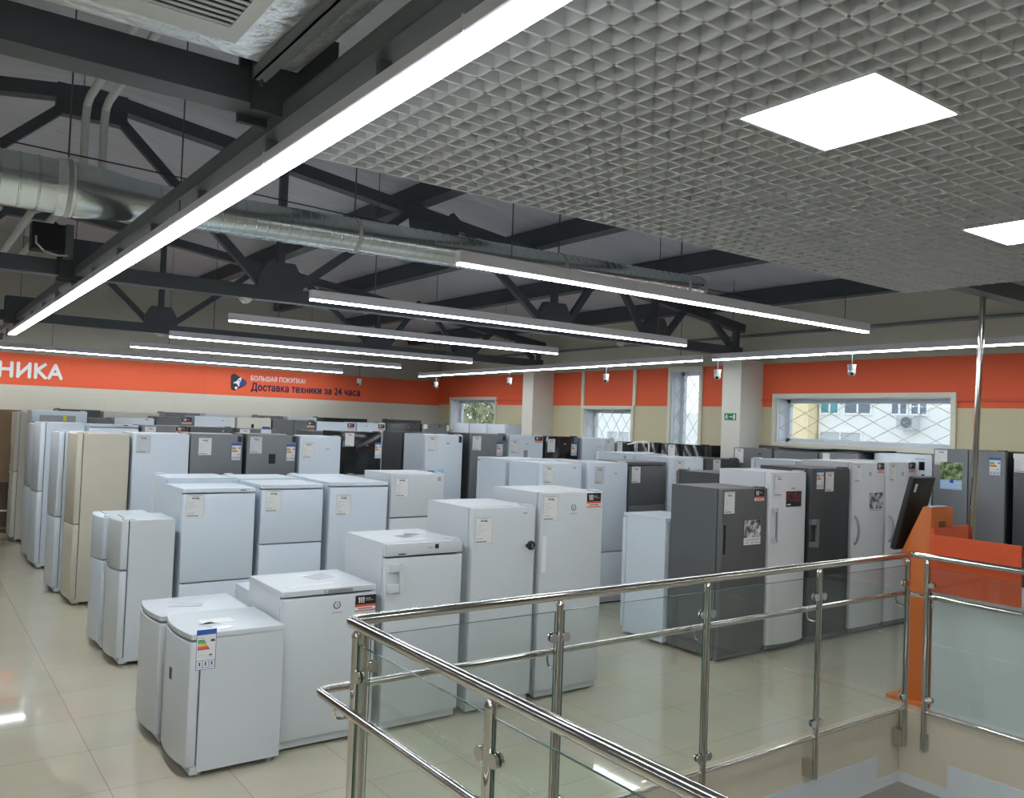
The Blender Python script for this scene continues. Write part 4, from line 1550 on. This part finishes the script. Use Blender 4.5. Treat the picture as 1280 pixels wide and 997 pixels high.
mb.box(-.83, .83, -.312, -.301, .10, .85, 'brown_dark')
mb.build('shelf_opening', t, False)
mb = MB()
mb.box(-.83, .83, -.34, -.30, .36, .39, 'paper')
mb.build('shelf', t, False)
mb = MB()
mb.box(-.83, .83, -.28, .30, .0, .06, 'brown_dark')
mb.build('plinth', t, False)

# --- appliances along the window wall, fronts to the hall
for i, y in enumerate((13.2, 13.84, 14.48)):
    fridge(9.42, y, .60, .66, 2.125, 'W', 'white', ['white fridge under the farthest window, nearest of three abreast', 'white fridge under the farthest window, middle of three abreast', 'white fridge under the farthest window, farthest of three abreast'][i], split=(.9,), group='white fridges under the farthest window', feet=False)
t = fridge(9.46, 9.16, .92, .66, 1.925, 'W', 'black', 'black glass double-door fridge with pale centre edges, on the window wall', vsplit=True, decals=(('price', .08, 1.82, .12, .19), ('handle_white', .442, 1.5, .018, .84), ('handle_white', .478, 1.5, .018, .84)), feet=False)
fridge(9.46, 8.20, .88, .66, 1.935, 'W', 'black', 'plain black glass double-door fridge beside the near column on the window wall', vsplit=True, decals=(('price', .22, 1.82, .14, .2),), feet=False)
WR = [(7.08, .64, 1.93, 'grey', (('price', .10, 1.82, .15, .2), ('ink', .45, 1.86, .05, .02)), 'grey fridge with a price tag on the window wall beside the near column'),
      (6.38, .66, 1.925, 'grey', (), 'plain grey fridge under the wide window, first from the near column'),
      (5.80, .55, 1.93, 'steel', (('paper', .1, 1.86, .1, .12),), 'steel fridge under the wide window, second from the near column'),
      (4.98, .72, 1.955, 'white', (('black_glass', .60, 1.83, .07, .10), ('yellow_sticker', .50, 1.70, .05, .06), ('ink', .62, 1.72, .03, .03), ('soft_ink', .58, 1.91, .12, .012)), 'white fridge with a small black display under the wide window')]
for (y, w, h, c, dc, lb) in WR:
    fridge(9.50 if c != 'white' else 9.66, y, w, .66 if c != 'white' else .52, h, 'W', c, lb, decals=dc, feet=False)
for i, (y, z) in enumerate(((6.75, 1.93), (5.95, 1.945))):
    mb = MB()
    mb.box(-.26, .26, -.28, .28, .0, .018, 'black_glass', .003)
    mb.box(-.27, .27, -.29, .29, .018, .024, 'steel_door', .002)
    o = mb.build('glass_hob', label=['dark glass hob lying on the first grey fridge under the wide window', 'dark glass hob lying on the steel fridge under the wide window'][i], category='hob', group='hobs lying on the fridges')
    o.location = (9.84, y, z + .013)

t = fridge(9.42, 4.08, .76, .72, 2.045, 'W', 'steel', 'large grey steel side-by-side fridge with a leafy picture card behind the kiosk', vsplit=True, body='dark',
           decals=(('price', .085, 1.95, .14, .17), ('leaves', .20, 1.75, .24, .30), ('energy', .66, 1.88, .12, .19)), feet=True)
fridge(9.42, 3.16, .84, .72, 2.04, 'W', 'dark', 'large dark steel side-by-side fridge at the edge of the photo', vsplit=True, body='dark', decals=(('price', .09, 1.93, .16, .19), ('paper', .10, 2.005, .2, .05)))

# white packing strap standing up from the fridge tops
mb = MB()
mb.tube([(8.62, 8.52, 1.803), (8.63, 8.52, 1.90), (8.62, 8.52, 1.945), (8.56, 8.55, 1.958), (8.46, 8.60, 1.95), (8.34, 8.66, 1.915)], [.012, .013, .016, .018, .016, .008], 'paper', 8)
mb.box(8.42, 8.66, 8.44, 8.60, 1.801, 1.812, 'paper')
mb.build('packing_strap', label='curved white packing strap standing on a white fridge below the narrow window', category='strap')

# ------------------------------------------------------------------ stair railing
t = thing('stair_railing', 'polished steel railing with glass panels around the stairwell', 'railing', (0, 0, 0))
RX, RY, RX2 = 1.67, 3.50, 6.51
HZ = 1.23


def arc_corner(p, a, b, r, n=6):
    """rounded corner at p between directions a (incoming) and b (outgoing)"""
    p, a, b = Vector(p), Vector(a), Vector(b)
    out = []
    for i in range(n + 1):
        u = i / n
        s = p - a * r * (1 - u) ** 2 + b * r * u ** 2
        out.append(tuple(s))
    return out


def rail_path(off, z, r, y_near, y_right):
    x0, y0, x1 = RX - off, RY + off, RX2 + off
    return ([(x0, y_near, z)] + arc_corner((x0, y0, z), (0, 1, 0), (1, 0, 0), r) + arc_corner((x1, y0, z), (1, 0, 0), (0, -1, 0), r) + [(x1, y_right, z)])


mb = MB()
mb.tube(rail_path(0, HZ, .05, -2.5, -2.5), .0255, 'chrome', 24)
mb.build('handrail', t)
mb = MB()
mb.tube(rail_path(.095, .905, .05, -2.5, -2.5), .0195, 'chrome', 20)
mb.build('lower_handrail', t)
mb = MB()
mb.tube([(RX + .08, RY, .035), (RX2 - .04, RY, .035)], .013, 'chrome', 12)
mb.build('bottom_rail', t)
mb = MB()
mb.tube([(RX2, RY - .12, .035), (RX2, -2.4, .035)], .013, 'chrome', 12)
mb.build('bottom_rail', t)
mb = MB()
mb.tube([(RX, RY - .12, .035), (RX, -2.4, .035)], .013, 'chrome', 12)
mb.build('bottom_rail', t)

posts = [('x', 1.755), ('x', 2.91), ('x', 4.10), ('x', 5.28), ('x', 6.455)]
posts += [('n', y) for y in (3.41, 2.36, 1.30, .24, -.82, -1.9)]
posts += [('r', y) for y in (3.375, 2.20, 1.02, -.16, -1.34)]
for k, q in posts:
    if k == 'x':
        px, py, dv = q, RY, Vector((0, 1, 0))
    elif k == 'n':
        px, py, dv = RX, q, Vector((-1, 0, 0))
    else:
        px, py, dv = RX2, q, Vector((1, 0, 0))
    mb = MB()
    mb.tube([(px, py, -.26), (px, py, HZ - .055)], .0205, 'chrome', 18)
    mb.tube([(px, py, HZ - .055), (px, py, HZ - .045), (px, py, HZ - .02)], [.0235, .0235, .010], 'chrome', 18)
    po = mb.build('post', t)
    mb = MB()
    rch = .041 if k == 'x' else .016
    c = Vector((px, py, -.20)) + dv * rch
    ex = Vector((abs(dv.y) * .028 + abs(dv.x) * rch, abs(dv.x) * .028 + abs(dv.y) * rch, .06))
    mb.box(c.x - ex.x, c.x + ex.x, c.y - ex.y, c.y + ex.y, c.z - ex.z, c.z + ex.z, 'chrome', .006)
    mb.build('wall_bracket', po)
    # J-shaped bracket that carries the lower handrail
    mb = MB()
    b0 = Vector((px, py, .83))
    mb.tube([b0, b0 + dv * .06, b0 + dv * .085 + Vector((0, 0, .006)), b0 + dv * .095 + Vector((0, 0, .03)), b0 + dv * .095 + Vector((0, 0, .06))], .0065, 'chrome', 8)
    mb.build('rail_bracket', po)
    # glass clamps
    tan = Vector((dv.y, -dv.x, 0))
    for z in (1.01, .13):
        for s in (-1, 1):
            if (k == 'x' and q < 2 and s < 0) or (k == 'x' and q > 6.4 and s > 0):
                continue
            c = Vector((px, py, z)) + tan * (.042 * s)
            if k == 'n' and q > 3.3 and (c.y > q):
                continue
            if k == 'r' and q > 3.3 and (c.y > q):
                continue
            mb = MB()
            for o_ in (-1, 1):
                cc = c + dv * (.011 * o_)
                mb.tube([cc - dv * .006, cc + dv * .006], .026, 'chrome', 18)
            mb.box(min(c.x, px) - abs(dv.x) * .015, max(c.x, px) + abs(dv.x) * .015, min(c.y, py) - abs(dv.y) * .015, max(c.y, py) + abs(dv.y) * .015, z - .018, z + .018, 'chrome', .003)
            mb.build('glass_clamp', po)


def pane(x0, y0, x1, y1):
    mb = MB()
    e = .004
    if abs(x1 - x0) > abs(y1 - y0):
        mb.box(x0, x1, y0 - e, y0 + e, .09, 1.148, 'clear_glass')
        mb.box(x0, x1, y0 - e, y0 + e, 1.148, 1.1505, 'glass_edge')
        for x in (x0 - .002, x1):
            mb.box(x, x + .002, y0 - e, y0 + e, .09, 1.148, 'glass_edge')
    else:
        mb.box(x0 - e, x0 + e, y0, y1, .09, 1.148, 'clear_glass')
        mb.box(x0 - e, x0 + e, y0, y1, 1.148, 1.1505, 'glass_edge')
        for y in (y0 - .002, y1):
            mb.box(x0 - e, x0 + e, y, y + .002, .09, 1.148, 'glass_edge')
    mb.build('glass_panel', t, False)


xs2 = [q for k, q in posts if k == 'x']
for a, b in zip(xs2, xs2[1:]):
    pane(a + .032, RY, b - .032, RY)
yn = [q for k, q in posts if k == 'n']
for a, b in zip(yn, yn[1:]):
    pane(RX, b + .032, RX, a - .032)
yr = [q for k, q in posts if k == 'r']
for a, b in zip(yr, yr[1:]):
    pane(RX2, b + .032, RX2, a - .032)

# ------------------------------------------------------------------ kiosk, counter, pole
t = thing('self_service_kiosk', 'orange self-service kiosk with a tilted black screen at the railing corner', 'kiosk', (0, 0, 0))
mb = MB()
mb.box(6.69, 7.15, 3.46, 3.79, 0, .03, 'kiosk_orange', .004)
mb.build('base_plate', t)
mb = MB()
mb.prism([(3.47, .03), (3.47, 1.59), (3.54, 1.60), (3.72, 1.20), (3.665, 1.04), (3.665, .03)], 6.74, 7.09, 'x', 'kiosk_orange', .004)
cab = mb.build('cabinet', t)
mb = MB()
mb.box(6.78, 7.06, 3.465, 3.471, 1.20, 1.53, 'kiosk_orange', .002)
d = mb.build('back_door', t)
mb = MB()
mb.tube([(6.94, 3.465, 1.50), (6.94, 3.458, 1.50)], .009, 'chrome', 12)
mb.build('lock', d)
mb = MB()
for k in range(7):
    for j in range(4):
        mb.box(6.85 + j * .030, 6.87 + j * .030, 3.462, 3.466, 1.36 + k * .018, 1.371 + k * .018, 'black_plastic')
mb.build('vent_slots', d, False)
mb = MB()
mxs = Matrix.Translation((6.86, 3.685, 1.53)) @ Matrix.Rotation(math.atan2(.15, .60), 4, 'X')
mb.box(-.18, .17, -.025, .025, -.315, .315, 'black_plastic', .012, 2, mxs)
scr = mb.build('screen', t)
mb = MB()
mb.box(-.16, .15, .025, .028, -.29, .29, 'black_glass', 0, 1, mxs)
mb.build('touch_glass', scr, False)
mb = MB()
mb.box(-.135, -.10, -.0265, -.025, .19, .26, 'paper', 0, 1, mxs)
mb.build('sticker', scr, False)
mb = MB()
q = mxs @ Vector((-.03, -.025, .285))
mb.tube([q, q + Vector((0, -.004, 0))], .012, 'black_glass', 12)
mb.build('mount_hole', scr)
mb = MB()
mb.box(6.78, 6.98, 3.475, 3.535, 1.597, 1.604, 'paper')
mb.build('paper_slip', t, False)

t = thing('service_counter', 'white service counter topped by an orange privacy board behind the railing', 'counter', (0, 0, 0))
mb = MB()
mb.box(6.69, 7.45, .6, 3.42, .0, .93, 'counter_white', .006)
mb.build('body', t)
mb = MB()
mb.box(6.67, 7.48, .58, 3.43, .93, .96, 'counter_white', .004)
mb.build('countertop', t)
mb = MB()
mb.box(6.66, 6.678, 2.76, 3.435, .94, 1.39, 'counter_orange', .003)
mb.build('front_board', t)
mb = MB()
mb.box(6.68, 7.25, 3.415, 3.435, .962, 1.44, 'counter_orange', .003)
mb.build('side_board', t)
t = thing('cash_monitor', 'black cash desk monitor beside the end of the orange board', 'monitor', (6.95, 2.60, .961))
mb = MB()
mb.box(-.10, .10, -.09, .09, 0, .015, 'black_plastic', .004)
mb.build('base', t)
mb = MB()
mb.box(-.02, .02, -.03, .03, .015, .20, 'black_plastic', .004)
mb.build('stand', t)
mb = MB()
mb.box(-.02, .02, -.2, .2, .15, .46, 'black_plastic', .008)
mb.build('screen', t)

mb = MB()
mb.tube([(7.05, 3.31, .962), (7.05, 3.22, roof_z(7.05) - .05)], .024, 'chrome', 18)
mb.tube([(7.05, 3.31, .962), (7.05, 3.31, .975)], [.06, .045], 'chrome', 18)
mb.build('chrome_pole', label='slim chrome pole rising from the service counter to the roof', category='pole')

# ------------------------------------------------------------------ outside the windows
mb = MB()
mb.box(XR + .35, 60, -30, 60, -3.65, -3.6, 'asphalt')
struct('ground_outside', mb, False)


def house(label, x, y0, y1, z0, z1, m, wins, depth=8):
    h = thing('building', label, 'building', (0, 0, 0))
    mb = MB()
    mb.box(x, x + depth, y0, y1, z0, z1, m)
    mb.build('wall', h, False)
    for (a, b, c, d, mm) in wins:
        mb = MB()
        e = .06
        for s in ((a - e, b + e, d, d + e), (a - e, b + e, c - e, c), (a - e, a, c, d), (b, b + e, c, d)):
            mb.box(x - .05, x, s[0], s[1], s[2], s[3], 'facade_white')
        mb.box(x - .04, x, (a + b) / 2 - .03, (a + b) / 2 + .03, c, d, 'facade_white')
        w = mb.build('window', h, False)
        mb = MB()
        mb.box(x - .02, x - .005, a, b, c, d, mm)
        mb.build('pane', w, False)
    return h


hs = house('white block across the street with a teal window strip and an air conditioner box', 24, 8.5, 16.1, -3.6, 9, 'facade_white',
           [(15.4, 16.0, 2.87, 4.2, 'facade_teal'), (14.3, 15.15, 2.87, 4.2, 'facade_glass'), (13.15, 13.6, 2.87, 4.2, 'facade_glass'), (12.55, 13.0, 2.87, 4.2, 'facade_glass'), (14.6, 16.0, 1.5, 2.25, 'facade_grey')])
a = MB()
a.box(23.65, 24, 12.75, 13.28, 2.40, 2.82, 'facade_grey', .03)
ac = a.build('air_conditioner', hs)
a = MB()
a.tube([(23.65, 12.98, 2.61), (23.62, 12.98, 2.61)], .16, 'gasket_grey', 20)
a.build('fan', ac)
house('pale yellow house across the street beside the white block', 23.5, 16.15, 18.4, -3.6, 9, 'facade_yellow', [(17.3, 17.8, 2.6, 3.8, 'facade_glass')])
house('white house with a broad window seen through the square-latticed window', 26, 22, 33.5, -3.6, 2.85, 'facade_white', [(26.9, 28.3, .4, 1.95, 'facade_grey'), (24.2, 25.2, .9, 1.9, 'facade_glass')])
t = thing('street_tree', 'leafy olive green tree seen through the farthest window', 'tree', (17.5, 26.5, -3.6))
mb = MB()
mb.tube([(0, 0, 0), (.1, 0, 1.6), (.0, .1, 3.2), (.2, .1, 4.6)], [.22, .18, .14, .06], 'bark', 10)
mb.build('trunk', t)
bm = bmesh.new()
rnd = random.Random(3)
for k in range(2600):
    a, b_ = rnd.uniform(0, 2 * pi), rnd.uniform(-1, 1)
    rr_ = 2.1 * (rnd.random() ** .4)
    c = Vector((rr_ * cos(a) * sqrt(1 - b_ * b_), rr_ * sin(a) * sqrt(1 - b_ * b_), 5.4 + rr_ * b_ * 1.1))
    n1 = Vector((rnd.uniform(-1, 1), rnd.uniform(-1, 1), rnd.uniform(-1, 1))).normalized()
    n2 = n1.cross(Vector((rnd.uniform(-1, 1), rnd.uniform(-1, 1), rnd.uniform(-1, 1)))).normalized()
    s = rnd.uniform(.05, .11)
    vs = [bm.verts.new(c + n1 * s * 1.7), bm.verts.new(c + n2 * s), bm.verts.new(c - n1 * s * 1.7), bm.verts.new(c - n2 * s)]
    bm.faces.new(vs)
mb = MB()
mb._take(bm, 'foliage')
mb.build('crown', t, False)
